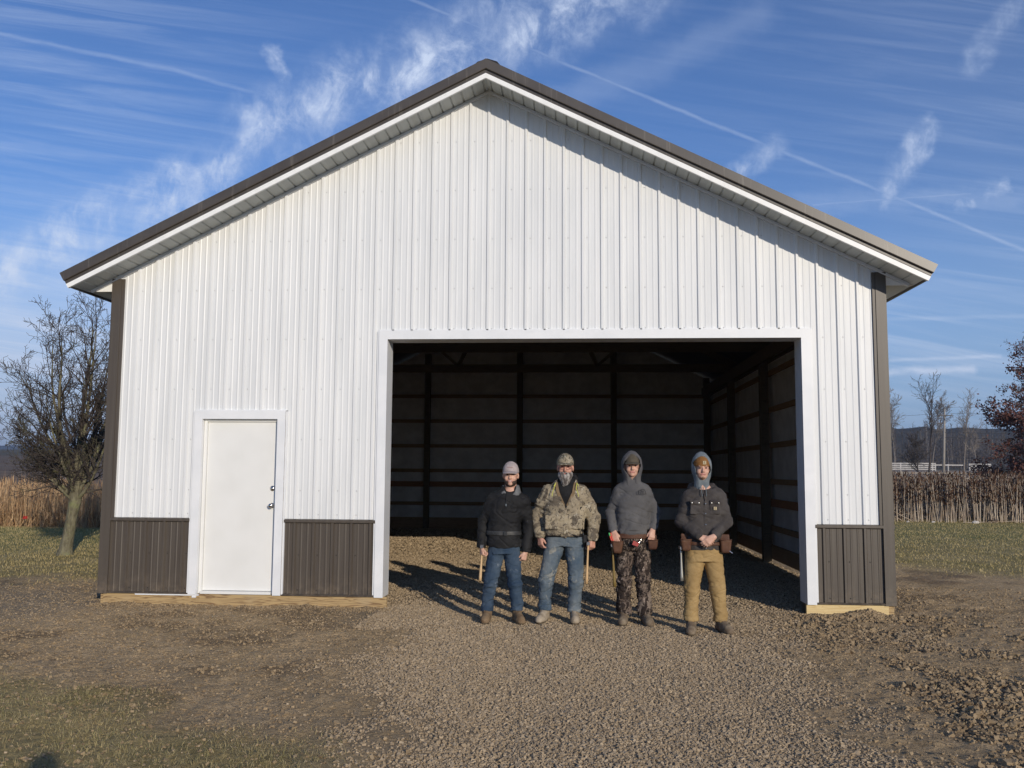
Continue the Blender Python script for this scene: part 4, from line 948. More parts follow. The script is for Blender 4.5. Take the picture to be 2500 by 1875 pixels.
def pants(o,p,mm,wr=(.105,.083,.070),amp=.007,name='trousers'):
    Y=p['Y']; s=SD((p['x0'],Y-.26,-.12),(p['x1'],Y+.26,p['waist']+.05),.006)
    h=p['hip']; cx=(h[0][0]+h[1][0])/2; w_=p.get('hipw',.165); z=h[0][2]
    s.tor([(z-.10,cx,w_*.93,.118,Y),(z,cx,w_,.122,Y),(p['waist'],cx,w_*.94,.112,Y)],.03)
    for i in (0,1):
        hp,kn,an=np.array(h[i]),np.array(p['kn'][i]),np.array(p['an'][i]); sd=(-1,1)[i]
        s.cone(hp-[sd*.005,0,.07],kn,wr[0],wr[1],.02); s.cone(kn,an+[0,.005,.06],wr[1],wr[2],.02); s.cone(an+[0,.005,.10],an+[0,0,.0],wr[2],wr[2]+.008,.015)
        s.f(lambda X,Y_,Z_:(an[2]-.012-Z_)+0*X+0*Y_,an-[.12,.14,.12],an+[.12,.14,.02])
    kz=p['kn'][0][2]; az=p['an'][0][2]
    s.rough(amp,(9,9,24),o.location[0],lambda X,Y_,Z_:.5+1.1*np.exp(-((Z_-kz)/.09)**2)+1.5*np.exp(-((Z_-az-.05)/.08)**2)+.6*np.exp(-((Z_-h[0][2]+.1)/.08)**2)); s.rough(amp*.5,(26,26,40),3.); s.crease(amp*.95,(5,5,17),o.location[0]*7,.35,lambda X,Y_,Z_:.45+np.exp(-((Z_-kz)/.12)**2)+1.3*np.exp(-((Z_-az-.06)/.09)**2)+.6*np.exp(-((Z_-h[0][2]+.06)/.09)**2)); s.crease(amp*.5,(6,6,15),2.+o.location[0],-.5)
    return sdobj(name,s,mm,o)
def boots(o,p,mm,ms):
    for i in (0,1):
        a=np.array(p['an'][i]); t=np.array(p['toe'][i],float); g=float(gz(a[0],a[1]-.08)); t[2]=g; s=SD((a[0]-.2,a[1]-.30,g-.03),(a[0]+.2,a[1]+.16,a[2]+.12),.0045)
        d=unit(np.array([t[0]-a[0],t[1]-a[1],0])); hl=np.array([a[0],a[1],g])-d*.045
        s.cone(a+[0,.01,.08],(a[0],a[1]+.01,g+.08),.050,.052,.03); s.cone(hl+[0,0,.042],hl+d*.21+[0,0,.040],.040,.044,.02); s.cone(hl+d*.07+[0,0,.10],hl+d*.20+[0,0,.052],.042,.040,.03)
        s.cone(hl+d*.12+[0,0,.040],hl+d*.235+[0,0,.036],.046,.040,.02)
        s.f(lambda X,Y_,Z_:(g+.002-Z_)+0*X+0*Y_,(a[0]-.2,a[1]-.3,g-.03),(a[0]+.2,a[1]+.16,g+.06)); s.rough(.004,(30,30,30),1.)
        b=sdobj('boot',s,[mm,ms],o,lambda c:np.where(c[:,2]<g+.024,1,0))
        q=MB(); L_=[]
        for k in range(5):
            c=hl+d*(.080+.027*k)+[0,0,.152-.020*k]; n_=np.array([-d[1],d[0],0])*(-1)**k; L_+=[c-n_*.022,c+[0,0,.006],c+n_*.022]
        q.path(L_,.0032,5)
        obj('bootlace',q,M['lace'],b,smooth=True)
M['lace']=mat('bootlace',(.25,.16,.08),rough=.8)
def sleeve(s,p,i,r=(.070,.060,.050),cuff=.0,k=.03):
    a,b,c=[np.array(v,float) for v in (p['sh'][i],p['el'][i],p['wr'][i])]; nk=np.array((p['hx'],p['Y'],p['zc']-.06)); a=a+[0,0,-.012]; s.cone(nk*.5+a*.5+[0,0,-.015],a,r[0]*.62,r[0]*.80,.06); s.cone(a,a*.5+b*.5,r[0]*.84,r[0]*.88,.06); s.cone(a*.5+b*.5,b,r[0]*.88,r[1]*.96,k); s.cone(b,c+unit(c-b)*cuff,r[1],r[2],k*.8)
def hammer(label,top,bot,head_at_top,mh,mhd,loc=None):
    top=np.array(top,float); bot=np.array(bot,float); t=thing('hammer',label,'hammer',tuple(top),'hammers carried by the builders')
    d=unit(bot-top); f=np.linspace(0,1,9)[:,None]; q=MB(); q.path(top*(1-f)+bot*f,[.010,.010,.010,.011,.012,.0135,.015,.0165,.017],10); obj('handle',q,mh,t,smooth=True)
    c=top-d*.012; q=MB(); q.box(c-[.017,.045,.016],c+[.017,.03,.016]); q.path([c+[0,-.04,0],c+[0,-.06,0],c+[0,-.062,0],c+[0,-.085,0]],[.011,.012,.018,.018],12)
    for a in (-1,1): q.path([c+[a*.006,.025,.004],c+[a*.010,.06,.0],c+[a*.012,.088,-.018]],[.010,.008,.003],8)
    obj('hammer_head',q,mhd,t,smooth=False); return t
M['steel']=mat('worn_steel',(.22,.22,.23),rough=.4,metal=.9); M['hickory']=mat('pale_hickory',(.66,.46,.25),(.58,.38,.19),rough=.5,scale=4,stretch=(8,8,1)); M['olive']=mat('dark_yellow_handle',(.20,.135,.035),rough=.6); M['silver']=mat('silver_handle',(.55,.54,.50),rough=.35,metal=.7)
M['leather']=cloth('dark_leather',(.085,.040,.027),(.13,.068,.042),9,(.22,.13,.08),.64,rough=.5,bump=.002,bs=90)
M['boot1']=cloth('muddy_brown_boot',(.17,.11,.062),(.25,.18,.11),14,(.32,.25,.17)); M['boot2']=cloth('mud_caked_tan_boot',(.42,.35,.26),(.28,.22,.15),12,(.50,.43,.34)); M['boot3']=cloth('mud_covered_boot',(.25,.20,.14),(.15,.11,.075),14,(.34,.28,.21)); M['sole']=cloth('muddy_sole',(.10,.075,.05),(.16,.125,.085),20)
def cap(o,c,hs,mm,mb_,tilt=0.,front=.145):
    x,y,z=c; s=SD((x-.13,y-.22,z+.08),(x+.13,y+.15,z+.27),.0045)
    s.ell((x,y+.014,z+.142*hs),(.0835*hs,.104*hs,.106*hs)); s.f(lambda X,Y_,Z_:z+.130*hs-Z_+0*X+0*Y_,(x-.13,y-.22,z+.08),(x+.13,y+.15,z+.27))
    s.rough(.002,(20,20,20),2.)
    cp=sdobj('cap',s,mm,o)
    s=SD((x-.11,y-.22,z+.06),(x+.11,y-.02,z+.2),.004); sl,X,Y_,Z_=s.blk((x-.1,y-.21,z+.07),(x+.1,y-.03,z+.19),0)
    zz=Z_+(X-x)**2*3.2+(Y_-y+.09)*-.22-(z+front*hs)
    d=np.maximum(np.sqrt(((X-x)/(.072*hs))**2+((Y_-(y-.075*hs))/.090)**2)*1-1,0)*.07; d=np.sqrt(d**2+zz**2)-.0045; s.comb(sl,d,0)
    sdobj('brim',s,mb_,cp); return cp
def strip(name,pts,wd,th,mm,o):                                  # flat ribbon in the xz plane
    pts=np.array(pts,float); q=MB()
    for a,b in zip(pts,pts[1:]):
        d=unit(b-a); n=unit(np.cross(d,[0,1,0]))*wd; q.prism([a-n,a+n,b+n,b-n],(0,-th,0))
    return obj(name,q,mm,o)

# ---- first man: black jacket, grey cap
Y=-.84
p=dict(Y=Y,hx=.357,zc=1.320,x0=-.06,x1=.68,hs=1.06,smile=1,teeth=True,skin=M['skin1'],hair=M['dhair'],
 torso=[(.70,.285,.17,.115,Y),(.85,.285,.17,.115,Y),(1.0,.295,.175,.12,Y),(1.12,.31,.19,.125,Y),(1.2,.325,.20,.11,Y),(1.27,.34,.10,.08,Y)],
 sh=[(.165,Y,1.180),(.490,Y,1.168)],el=[(.060,Y+.04,.935),(.552,Y+.04,.905)],wr=[(.046,Y-.03,.665),(.525,Y-.03,.625)],
 hip=[(.205,Y,.70),(.375,Y,.70)],kn=[(.145,Y-.03,.29),(.408,Y-.03,.28)],an=[(.112,Y-.02,.0),(.430,Y-.02,.01)],toe=[(.105,Y-.25,-.13),(.500,Y-.23,-.13)],waist=.80,
 hands=[((.048,Y-.035,.660),(.12,-.15,-1),(.75,.5,0),(.5,-.8,0),(1.1,1.2,.8),.92),((.520,Y-.035,.615),(-.25,-.1,-1),(-.6,.7,0),(-.7,-.6,0),(.9,1.0,.6),.92)])
o,HC,hs=body('person','smiling bearded builder in black jacket and grey cap, blue jeans, leftmost of the four men',p)
M['jean1']=cloth('dark_blue_denim',(.028,.050,.085),(.065,.093,.130),5.5,(.20,.23,.26),.60,st=(1,1,.6)); pants(o,p,M['jean1'],(.095,.074,.060)); boots(o,p,M['boot1'],M['sole'])
s=SD((-.06,Y-.26,.60),(.68,Y+.26,1.42),.006)
s.tor([(.655,.285,.178,.130,Y),(.72,.284,.186,.136,Y),(.80,.283,.180,.132,Y),(.92,.286,.182,.132,Y),(1.05,.30,.190,.138,Y),(1.13,.315,.190,.132,Y),(1.20,.328,.155,.115,Y),(1.275,.340,.105,.092,Y),(1.315,.346,.082,.085,Y-.005)],.0,2.3)
for i in (0,1): sleeve(s,p,i,(.072,.062,.050),.0)
s.f(lambda X,Y_,Z_:(.675+.05*np.abs(X-.285)*2-.02-Z_)+0*Y_,(.10,Y-.26,.60),(.47,Y+.26,.70))
for i in (0,1):
    w_=np.array(p['wr'][i]); s.f(lambda X,Y_,Z_:(w_[2]-.012-Z_)+0*X+0*Y_,w_-[.075,.12,.1],w_+[.075,.12,.0])
s.ell((.350,Y-.05,1.345),(.066,.10,.10),.01,'s')
s.rough(.007,(7,7,13),1.,lambda X,Y_,Z_:.6+.8*np.exp(-((Z_-.93)/.09)**2)); s.rough(.003,(22,22,30),4.)
def _bj(T,tc):
    a=T.mix(T.mr(T.noise(tc,7,5,.6),.35,.65),(.009,.009,.010),(.018,.018,.019))
    sm_=T.math('MULTIPLY',T.mr(T.noise(T.map(tc,(5,5,2.2),rot=(0,.5,0)),3.2,6,.75,1.5),.66,.74),T.mr(T.noise(tc,2.6,2),.48,.62))
    return T.mix(T.math('MULTIPLY',sm_,.75),a,(.33,.33,.32))
M['bjack']=mat('black_softshell',None,fn=_bj,rough=.75,bump=.001,bscale=200,spec=.25)
s.crease(.007,(5,5,9),3.,.5); s.crease(.006,(6,6,10),8.,-.6); jk=sdobj('jacket',s,M['bjack'],o)
q=MB(); q.path([(.322,Y-.108,1.255),(.318,Y-.134,1.18),(.312,Y-.142,1.08)],.0035,6); obj('zip',q,M['black'],jk); q=MB(); q.box((.312,Y-.150,1.105),(.322,Y-.142,1.128)); obj('zip_pull',q,M['chrome'],jk)
s=SD((.08,Y-.2,.78),(.50,Y+.2,.86),.005); s.tor([(.792,.283,.190,.142,Y),(.838,.283,.190,.142,Y)]); sdobj('belt',s,mat('black_web_belt',(.02,.02,.021),(.05,.05,.05),rough=.5,scale=20),o)
q=MB()
q.box((.296,Y-.162,.794),(.330,Y-.140,.836)); obj('buckle',q,mat('black_plastic',(.03,.03,.03),rough=.35),o)
s=SD((.20,Y-.2,1.2),(.50,Y+.2,1.42),.005); s.tor([(1.20,.340,.135,.105,Y),(1.25,.345,.122,.108,Y),(1.30,.352,.104,.100,Y+.012),(1.325,.352,.092,.095,Y+.02)],0); s.ell((.353,Y-.06,1.335),(.066,.11,.125),.01,'s'); s.rough(.006,(16,16,22),6.)
M['greyhood']=cloth('grey_fleece',(.115,.118,.122),(.165,.168,.172),10); sdobj('hood',s,M['greyhood'],o)
def beard(o,HC,hs,mm,ln=0.,fat=0.,rgh=.004,full=True):
    x,y,z=HC; s=SD((x-.11,y-.17,z-.15),(x+.11,y+.06,z+.13),.0042)
    s.ell((x,y-.030,z+.042),(.064*hs+fat*.4,.066+fat*.5,.058)); 
    if ln: s.cone((x,y-.055,z+.02),(x,y-.060,z-ln),.052+fat,.030+fat*.7,.03)
    sl,X,Y_,Z_=s.blk((x-.11,y-.17,z-.15),(x+.11,y+.06,z+.13),0)
    up_=Z_-(z+.060*hs+np.maximum(np.abs(X-x)-.026,0)*1.15)-0*Y_; s.D[sl]=np.maximum(s.D[sl],up_)
    s.ell((x,y-.100,z+.0465*hs),(.021,.03,.0085),.004,'s')
    s.rough(rgh,(40,40,22),8.); return sdobj('beard',s,mm,o)
beard(o,HC,hs,M['dhair'],0,-.004,.003)
s=SD((HC[0]-.12,Y-.12,HC[2]+.05),(HC[0]+.12,Y+.13,HC[2]+.2),.005); s.ell((HC[0],HC[1]+.022,HC[2]+.115),(.078,.092,.06)); s.f(lambda X,Y_,Z_:(HC[1]-.015-Y_)+0*X+0*Z_,(HC[0]-.12,Y-.12,HC[2]+.05),(HC[0]+.12,Y+.13,HC[2]+.2)); sdobj('hair',s,M['dhair'],o)
M['capg']=cloth('washed_grey_twill',(.44,.37,.355),(.34,.29,.28),18); cp=cap(o,HC,hs,M['capg'],M['capg'])
q=MB(); mr_=mat('faded_red_thread',(.26,.13,.12),rough=.9)
for k,(a,h) in enumerate(((-.026,.010),(-.013,.014),(0,.012),(.013,.014),(.026,.009))):
    c=np.array((HC[0]+a,HC[1]-.089+abs(a)*.3,HC[2]+.196)); q.prism([c+[-.004,0,-h*.5],c+[.002,0,-h*.5],c+[.004,.003,h*.5],c+[-.002,.003,h*.5]],(0,-.004,0)); 
obj('cap_lettering',q,mr_,cp)
hammer('pale wooden handled hammer hanging beside the man in the black jacket',(.056,Y-.045,.66),(.036,Y-.05,.305),1,M['hickory'],M['steel'])

# ---- second man: open camouflage jacket, grey beard
Y=-.80
p=dict(Y=Y,hx=.946,zc=1.402,x0=.50,x1=1.38,hs=1.11,skin=M['skin2'],hair=M['ghair'],
 torso=[(.78,.94,.19,.13,Y),(.95,.94,.20,.14,Y),(1.1,.945,.205,.14,Y),(1.25,.95,.215,.125,Y),(1.33,.95,.16,.10,Y),(1.38,.95,.09,.08,Y)],
 sh=[(.765,Y,1.265),(1.135,Y,1.255)],el=[(.640,Y+.04,1.0),(1.250,Y+.04,.985)],wr=[(.668,Y-.04,.785),(1.238,Y-.04,.765)],
 hip=[(.835,Y,.78),(1.045,Y,.78)],kn=[(.738,Y-.03,.31),(1.062,Y-.03,.31)],an=[(.728,Y-.02,.01),(1.043,Y-.02,.005)],toe=[(.665,Y-.24,-.14),(1.052,Y-.26,-.14)],waist=.88,hipw=.20,
 hands=[((.672,Y-.045,.785),(.10,-.15,-1),(.65,.6,0),(.6,-.7,0),(.55,.8,.5),1.05),((1.238,Y-.045,.765),(-.05,-.2,-1),(-.6,.7,0),(-.7,-.6,0),(.8,.9,.6),1.05)])
o,HC,hs=body('person','burly grey bearded builder in open camouflage jacket, camouflage cap and glasses',p)
M['jean2']=cloth('faded_blue_denim',(.060,.090,.125),(.165,.190,.205),4.5,(.30,.29,.25),.56,st=(1,1,.5)); pants(o,p,M['jean2'],(.106,.080,.064)); boots(o,p,M['boot2'],M['sole'])
s=SD((.68,Y-.25,.74),(1.22,Y+.25,1.50),.006); s.tor([(.78,.94,.20,.135,Y),(.95,.94,.205,.142,Y),(1.1,.945,.21,.142,Y),(1.22,.95,.215,.128,Y),(1.31,.95,.17,.11,Y),(1.37,.955,.10,.10,Y+.01),(1.41,.96,.085,.09,Y+.01)],0); s.cone((.955,Y+.09,1.39),(1.03,Y+.085,1.39),.065,.06,.04); s.ell((.946,Y-.04,1.46),(.07,.09,.08),.01,'s'); s.rough(.006,(9,9,14),2.)
M['bhood']=cloth('black_cotton',(.012,.012,.013),(.022,.022,.023),9); sdobj('hoodie',s,M['bhood'],o)
s=SD((.50,Y-.28,.70),(1.38,Y+.28,1.46),.006)
s.tor([(.775,.935,.195,.150,Y),(.82,.93,.212,.160,Y),(.93,.93,.226,.168,Y),(1.05,.938,.222,.165,Y),(1.18,.945,.215,.155,Y),(1.27,.948,.175,.130,Y),(1.345,.95,.135,.112,Y),(1.385,.95,.115,.105,Y+.01)],0,2.3)
for i in (0,1): sleeve(s,p,i,(.082,.074,.056),.01)
sl,X,Y_,Z_=s.blk((.60,Y-.28,1.02),(1.3,Y+.0,1.46),0)
w_=np.interp(Z_,[1.06,1.10,1.25,1.40],[0,.012,.075,.105]); s.D[sl]=np.where(Y_<Y-.02,np.maximum(s.D[sl],w_-np.abs(X-.952+.0*Z_)),s.D[sl])
s.ell((.95,Y-.02,1.42),(.10,.12,.10),.01,'s')
s.f(lambda X,Y_,Z_:(.79-.020*(np.abs(X-.93)<.03)-Z_)+0*Y_,(.74,Y-.28,.70),(1.16,Y+.28,.82))
for i in (0,1):
    w_=np.array(p['wr'][i]); s.f(lambda X,Y_,Z_:(w_[2]-.022-Z_)+0*X+0*Y_,w_-[.085,.14,.1],w_+[.065,.14,.0])
for a in (-1,1): s.rbox((.93+a*.125,Y-.150,.94),(.075,.02,.075),.012,.01)
s.cone((.935,Y-.166,.80),(.945,Y-.160,1.06),.009,.006,.01)
s.rough(.010,(6,6,14),5.,lambda X,Y_,Z_:.7+.8*(np.abs(X-.94)>.22)); s.rough(.004,(20,20,30),9.)
M['camo']=camo('tan_green_camouflage',[(.37,.31,.215),(.26,.215,.15),(.125,.103,.078),(.45,.41,.32),(.065,.056,.042),(.50,.47,.39)],11,th=(.52,.60,.585,.66)); s.crease(.009,(4,4,8),3.,.5); s.crease(.007,(5,5,11),8.,-.6); jk=sdobj('jacket',s,M['camo'],o)
mt=cloth('tan_lining',(.22,.155,.09),(.17,.12,.07),14)
for a in (-1,1): strip('lining',[(.952+a*.020,Y-.150,1.11),(.952+a*.082,Y-.130,1.25),(.952+a*.105,Y-.085,1.36)],.016,.004,mt,jk)
mc=mat('yellow_cord',(.50,.50,.10),rough=.7)
for a,x_ in ((-1,.845),(1,1.07)):
    q=MB(); q.path([(x_+a*.0,Y-.105,1.355),(x_+a*.005-.012,Y-.150,1.30),(x_+a*.022-.012,Y-.160,1.25),(x_+a*.030-.010,Y-.163,1.21)],.0042,6); q.path([(x_,Y-.105,1.355),(x_+a*.02,Y-.135,1.32)],.0042,6); obj('drawcord',q,mc,jk)
beard(o,HC,hs,M['ghair'],.050,.016,.011)
M['ghair2']=M['ghair']; s=SD((HC[0]-.12,Y-.12,HC[2]+.03),(HC[0]+.12,Y+.13,HC[2]+.2),.005); s.ell((HC[0],HC[1]+.022,HC[2]+.105),(.080,.092,.065)); s.f(lambda X,Y_,Z_:(HC[1]-.01-Y_)+0*X+0*Z_,(HC[0]-.12,Y-.12,HC[2]+.03),(HC[0]+.12,Y+.13,HC[2]+.2)); sdobj('hair',s,M['ghair'],o)
M['camoc']=camo('camouflage_cap',[(.30,.25,.17),(.20,.17,.11),(.07,.06,.04),(.42,.38,.30),(.05,.045,.035),(.5,.47,.4)],22); cap(o,HC,hs,M['camoc'],M['camoc'],front=.150)
q=MB()
for a in (-1,1):
    t=np.linspace(0,2*math.pi,17); q.path([(HC[0]+a*.031+.022*math.cos(v),HC[1]-.106,HC[2]+.108+.0125*math.sin(v)) for v in t],.0016,5,caps=False); q.path([(HC[0]+a*.053,HC[1]-.104,HC[2]+.112),(HC[0]+a*.078,HC[1]+.0,HC[2]+.112)],.0016,5)
q.path([(HC[0]-.009,HC[1]-.107,HC[2]+.110),(HC[0]+.009,HC[1]-.107,HC[2]+.110)],.0016,5); obj('glasses',q,mat('dark_red_frame',(.20,.03,.03),rough=.3),o)
q=MB(); q.box((1.140,Y-.08,.72),(1.175,Y+.02,.80)); obj('belt_holster',q,M['black'],o)
q=MB(); q.prism([(1.0,Y-.135,.815),(1.03,Y-.138,.80),(1.10,Y-.132,.782),(1.085,Y-.132,.795),(1.03,Y-.137,.812)],(0,-.012,0)); obj('belt',q,M['bhood'],o)
hammer('pale wooden handled hammer held by the man in the camouflage jacket',(1.190,Y-.085,.705),(1.172,Y-.07,.290),1,M['hickory'],M['steel'])

# ---- tool pouches
def pouch(o,c,w_,d_,h,mm,sgn,tap=.22):
    c=np.array(c,float); s=SD(c-[w_+.06,d_+.06,h+.05],c+[w_+.06,d_+.06,h+.05],.005); s.rbox(c,(w_,d_,h),.022,0,taper=tap); s.rbox(c+[0,0,h*.75],(w_*.86,d_*.80,h*.7),.012,.006,'s',taper=tap)
    s.rbox(c+[0,d_*.9,.03],(w_*.9,.012,h+.02),.01,.01); s.rough(.005,(14,14,14),c[0]*5); b=sdobj('tool_pouch',s,mm,o)
    t=np.linspace(0,1,12)[:,None]; q=MB()
    xr=w_*(1+tap*.95)
    q.path([c+[-xr,-d_*.2,h*.95],c+[-xr*.85,-d_*1.12,h*.94],c+[0,-d_*1.22,h*.9],c+[xr*.85,-d_*1.12,h*.94],c+[xr,-d_*.2,h*.95]],.006,6); obj('pouch_rim',q,mm,b,smooth=True); return b
# ---- third man: grey hoodie, hood up
Y=-.82
p=dict(Y=Y,hx=1.662,zc=1.425,x0=1.28,x1=2.06,hs=1.04,smile=1,skin=M['skin1'],hair=M['lhair'],
 torso=[(.80,1.665,.155,.11,Y),(.95,1.665,.16,.115,Y),(1.1,1.667,.17,.12,Y),(1.25,1.668,.19,.11,Y),(1.33,1.667,.14,.09,Y),(1.38,1.665,.08,.07,Y)],
 sh=[(1.535,Y,1.285),(1.802,Y,1.285)],el=[(1.440,Y+.05,1.045),(1.908,Y+.05,1.05)],wr=[(1.455,Y-.05,.850),(1.880,Y-.06,.872)],
 hip=[(1.580,Y,.75),(1.765,Y,.75)],kn=[(1.570,Y-.03,.30),(1.772,Y-.03,.30)],an=[(1.566,Y-.02,-.01),(1.790,Y-.02,-.015)],toe=[(1.535,Y-.24,-.14),(1.835,Y-.25,-.14)],waist=.86,hipw=.165,
 hands=[((1.462,Y-.075,.842),(.22,-.35,-1),(.25,.9,-.2),(.9,-.3,0),(.25,.5,.4),1.0,(.8,.5,.3),.12),((1.872,Y-.085,.866),(-.18,-.4,-1),(-.25,.9,-.2),(-.9,-.3,0),(.35,.6,.4),.95,(.8,.5,.3),.10)])
o,HC,hs=body('person','young builder in plain grey hoodie with hood up, camouflage trousers and tool belt',p)
M['camop']=camo('dark_woodland_camouflage',[(.14,.105,.085),(.22,.175,.14),(.035,.026,.022),(.34,.27,.22),(.022,.018,.016),(.40,.30,.24)],13,(1,1,.55),(.47,.585,.52,.64)); pants(o,p,M['camop'],(.095,.078,.068),.012); boots(o,p,M['boot3'],M['sole'])
s=SD((1.28,Y-.28,.72),(2.06,Y+.28,1.46),.006)
s.tor([(.795,1.668,.160,.125,Y),(.83,1.668,.182,.140,Y),(.92,1.667,.180,.142,Y),(1.05,1.667,.178,.140,Y),(1.2,1.668,.175,.132,Y),(1.29,1.668,.140,.112,Y),(1.355,1.666,.115,.095,Y),(1.395,1.664,.085,.085,Y)],0,2.3)
for i in (0,1): sleeve(s,p,i,(.069,.062,.045),.0)
for i in (0,1):
    w_=np.array(p['wr'][i]); s.f(lambda X,Y_,Z_:(w_[2]-.010-Z_)+0*X+0*Y_,w_-[.065,.14,.1],w_+[.065,.14,.0])
s.rough(.009,(7,7,13),7.); s.rough(.003,(22,22,28),2.)
s.tor([(.865,1.666,.110,.150,Y),(.99,1.666,.090,.152,Y),(1.0,1.666,.085,.145,Y)],.006)
def _gh(T,tc):
    a=T.mix(T.mr(T.noise(tc,6,5,.6),.35,.65),(.092,.090,.092),(.120,.117,.118))
    return T.mix(T.mr(T.noise(T.map(tc,(1,1,.45)),11,4,.6),.60,.70,0,.6),a,(.060,.058,.058))
M['grey']=mat('damp_grey_sweatshirt',None,fn=_gh,rough=.95,bump=.0012,bscale=260,spec=.1); s.crease(.005,(4,4,9),3.3,.5); s.crease(.005,(5,5,12),8.1,-.4); hd=sdobj('hoodie',s,M['grey'],o)
def hood(o,c,r,mm,op,opr,neck,rg=.005,nz=0.,vd=.065):
    x,y,z=c; s=SD((x-.22,y-.24,z-.20),(x+.22,y+.24,z+.30),.0048); s.ell((x,y+.035,z+.125),r); s.cone((x,y+.05,z+.20),(x,y+.06,z+.235),.062,.035,.05)
    s.cone((x,y+.02,z+.05),(x,y+.03,z-.10),neck[0],neck[1],.05,fl=1.05); s.ell((x,y+.012,z+.118),(r[0]-.014,r[1]-.016,r[2]-.016),.004,'s'); s.ell((x,y-.15,z+op),(opr[0],.165,opr[1]),.012,'s'); s.cone((x,y-.12,z+.05),(x,y-.078,z-vd),opr[0]*.84,.040,.02,'s')
    s.rough(rg,(14,14,14),nz); return sdobj('hood',s,mm,o)
hood(o,HC,(.116,.130,.146),M['grey'],.108,(.090,.124),(.088,.100),.005,3.)
M['dcap']=cloth('dark_olive_cap',(.075,.062,.045),(.10,.085,.062),18); cap(o,HC,hs,M['dcap'],M['dcap'],front=.148)
ink=mat('black_print',(.018,.018,.02),rough=.9)
q=MB(); L=lambda a,b,t=.0022:q.path([(1.745+a[0],Y-.150+a[0]*.28,1.265+a[1]),(1.745+b[0],Y-.150+b[0]*.28,1.265+b[1])],t,4)
L((-.028,-.022),(-.028,.012));L((-.028,.012),(-.020,.012));L((-.020,.012),(-.020,-.022));L((-.028,-.022),(.058,-.022));L((-.012,.010),(.018,.026));L((.018,.026),(.050,.012));L((.050,.012),(.050,-.020));L((-.002,-.018),(-.002,.002));L((-.002,.002),(.020,.010));L((.020,.010),(.040,.0));L((.012,-.018),(.012,-.004));L((.026,-.018),(.026,-.002));L((-.010,.020),(.012,.030),.0016);L((.02,.033),(.045,.024),.0016)
obj('chest_print',q,ink,hd)
s=SD((1.46,Y-.19,.76),(1.88,Y+.19,.84),.005); s.tor([(.775,1.670,.172,.136,Y),(.825,1.670,.172,.136,Y)]); s.rough(.003,(20,20,20),1.); sdobj('tool_belt',s,M['leather'],o)
pouch(o,(1.497,Y-.125,.685),.052,.040,.065,M['leather'],-1); pouch(o,(1.868,Y-.115,.715),.050,.038,.052,M['leather'],1,.12)
q=MB(); c=np.array((1.683,Y-.160,.735)); q.prism([c+[-.035,0,-.018],c+[.022,0,-.038],c+[.038,0,.0],c+[-.020,0,.024]],(0,-.035,0)); tm_=obj('tape_measure',q,mat('red_tape_case',(.42,.045,.04),(.30,.06,.05),rough=.5,scale=20),loc=c); tag(tm_,'small red tape measure clipped to the front of the tool belt worn over camouflage trousers','tape measure')
q=MB(); t=np.linspace(0,2*math.pi,15); q.path([(1.735+.022*math.cos(v),Y-.155-.01*math.sin(v),.752+.012*math.sin(v)+.010*math.cos(v)) for v in t],.0028,5,caps=False); obj('belt_hook',q,M['chrome'],o)
for x_,l,cc in ((1.412,'green capped marker leaning out of the grey hoodie man\'s tool pouch',(.05,.45,.12)),(1.428,'red capped marker beside the green capped one in the tool pouch',(.60,.07,.04))):
    t=thing('marker',l,'marker',(x_,Y-.12,.78)); q=MB(); q.path([(x_+.040,Y-.125,.70),(x_+.008,Y-.125,.80)],.0075,8); obj('barrel',q,mat('red_marker',(.60,.07,.04),rough=.4),t); q=MB(); q.path([(x_+.0075,Y-.125,.8015),(x_-.002,Y-.125,.832)],.0082,8); obj('marker_cap',q,mat('marker_cap',cc,rough=.4),t)
hammer('dark yellow handled hammer hanging from the tool belt of the grey hoodie man',(1.447,Y-.06,.69),(1.470,Y-.06,.262),1,M['olive'],M['steel'])

# ---- fourth man: dark canvas jacket, light hood, brown knit hat
Y=-1.2
p=dict(Y=Y,hx=2.352,zc=1.408,x0=1.98,x1=2.75,hs=1.01,skin=M['skin1'],hair=M['lhair'],nose=1.04,
 torso=[(.72,2.365,.17,.11,Y),(.9,2.365,.17,.115,Y),(1.05,2.365,.18,.12,Y),(1.2,2.366,.195,.115,Y),(1.28,2.366,.15,.09,Y),(1.34,2.36,.08,.07,Y)],
 sh=[(2.215,Y,1.235),(2.520,Y,1.235)],el=[(2.145,Y+.0,.975),(2.592,Y+.0,.98)],wr=[(2.292,Y-.175,.838),(2.450,Y-.165,.850)],
 hip=[(2.270,Y,.68),(2.460,Y,.68)],kn=[(2.237,Y-.03,.31),(2.492,Y-.03,.31)],an=[(2.224,Y-.02,-.005),(2.520,Y-.02,-.01)],toe=[(2.190,Y-.25,-.14),(2.590,Y-.24,-.14)],waist=.80,hipw=.185,
 hands=[((2.305,Y-.185,.828),(.95,-.18,-.45),(.1,.9,-.3),(.35,-.1,.9),(.35,.7,.5),1.0,(.85,.35,.1),.06),((2.440,Y-.205,.838),(-.80,-.15,-.62),(-.1,.9,-.3),(-.35,-.1,.9),(.25,.6,.5),1.0,(.85,.35,.1),.06)])
o,HC,hs=body('person','builder in dark canvas jacket, brown knit hat and tan trousers with clasped hands, rightmost man',p)
M['tan']=cloth('tan_canvas_trousers',(.40,.275,.125),(.31,.205,.088),4,(.48,.36,.20),.66); pants(o,p,M['tan'],(.100,.078,.066),.0055); boots(o,p,M['boot3'],M['sole'])
s=SD((1.98,Y-.32,.64),(2.75,Y+.26,1.44),.006)
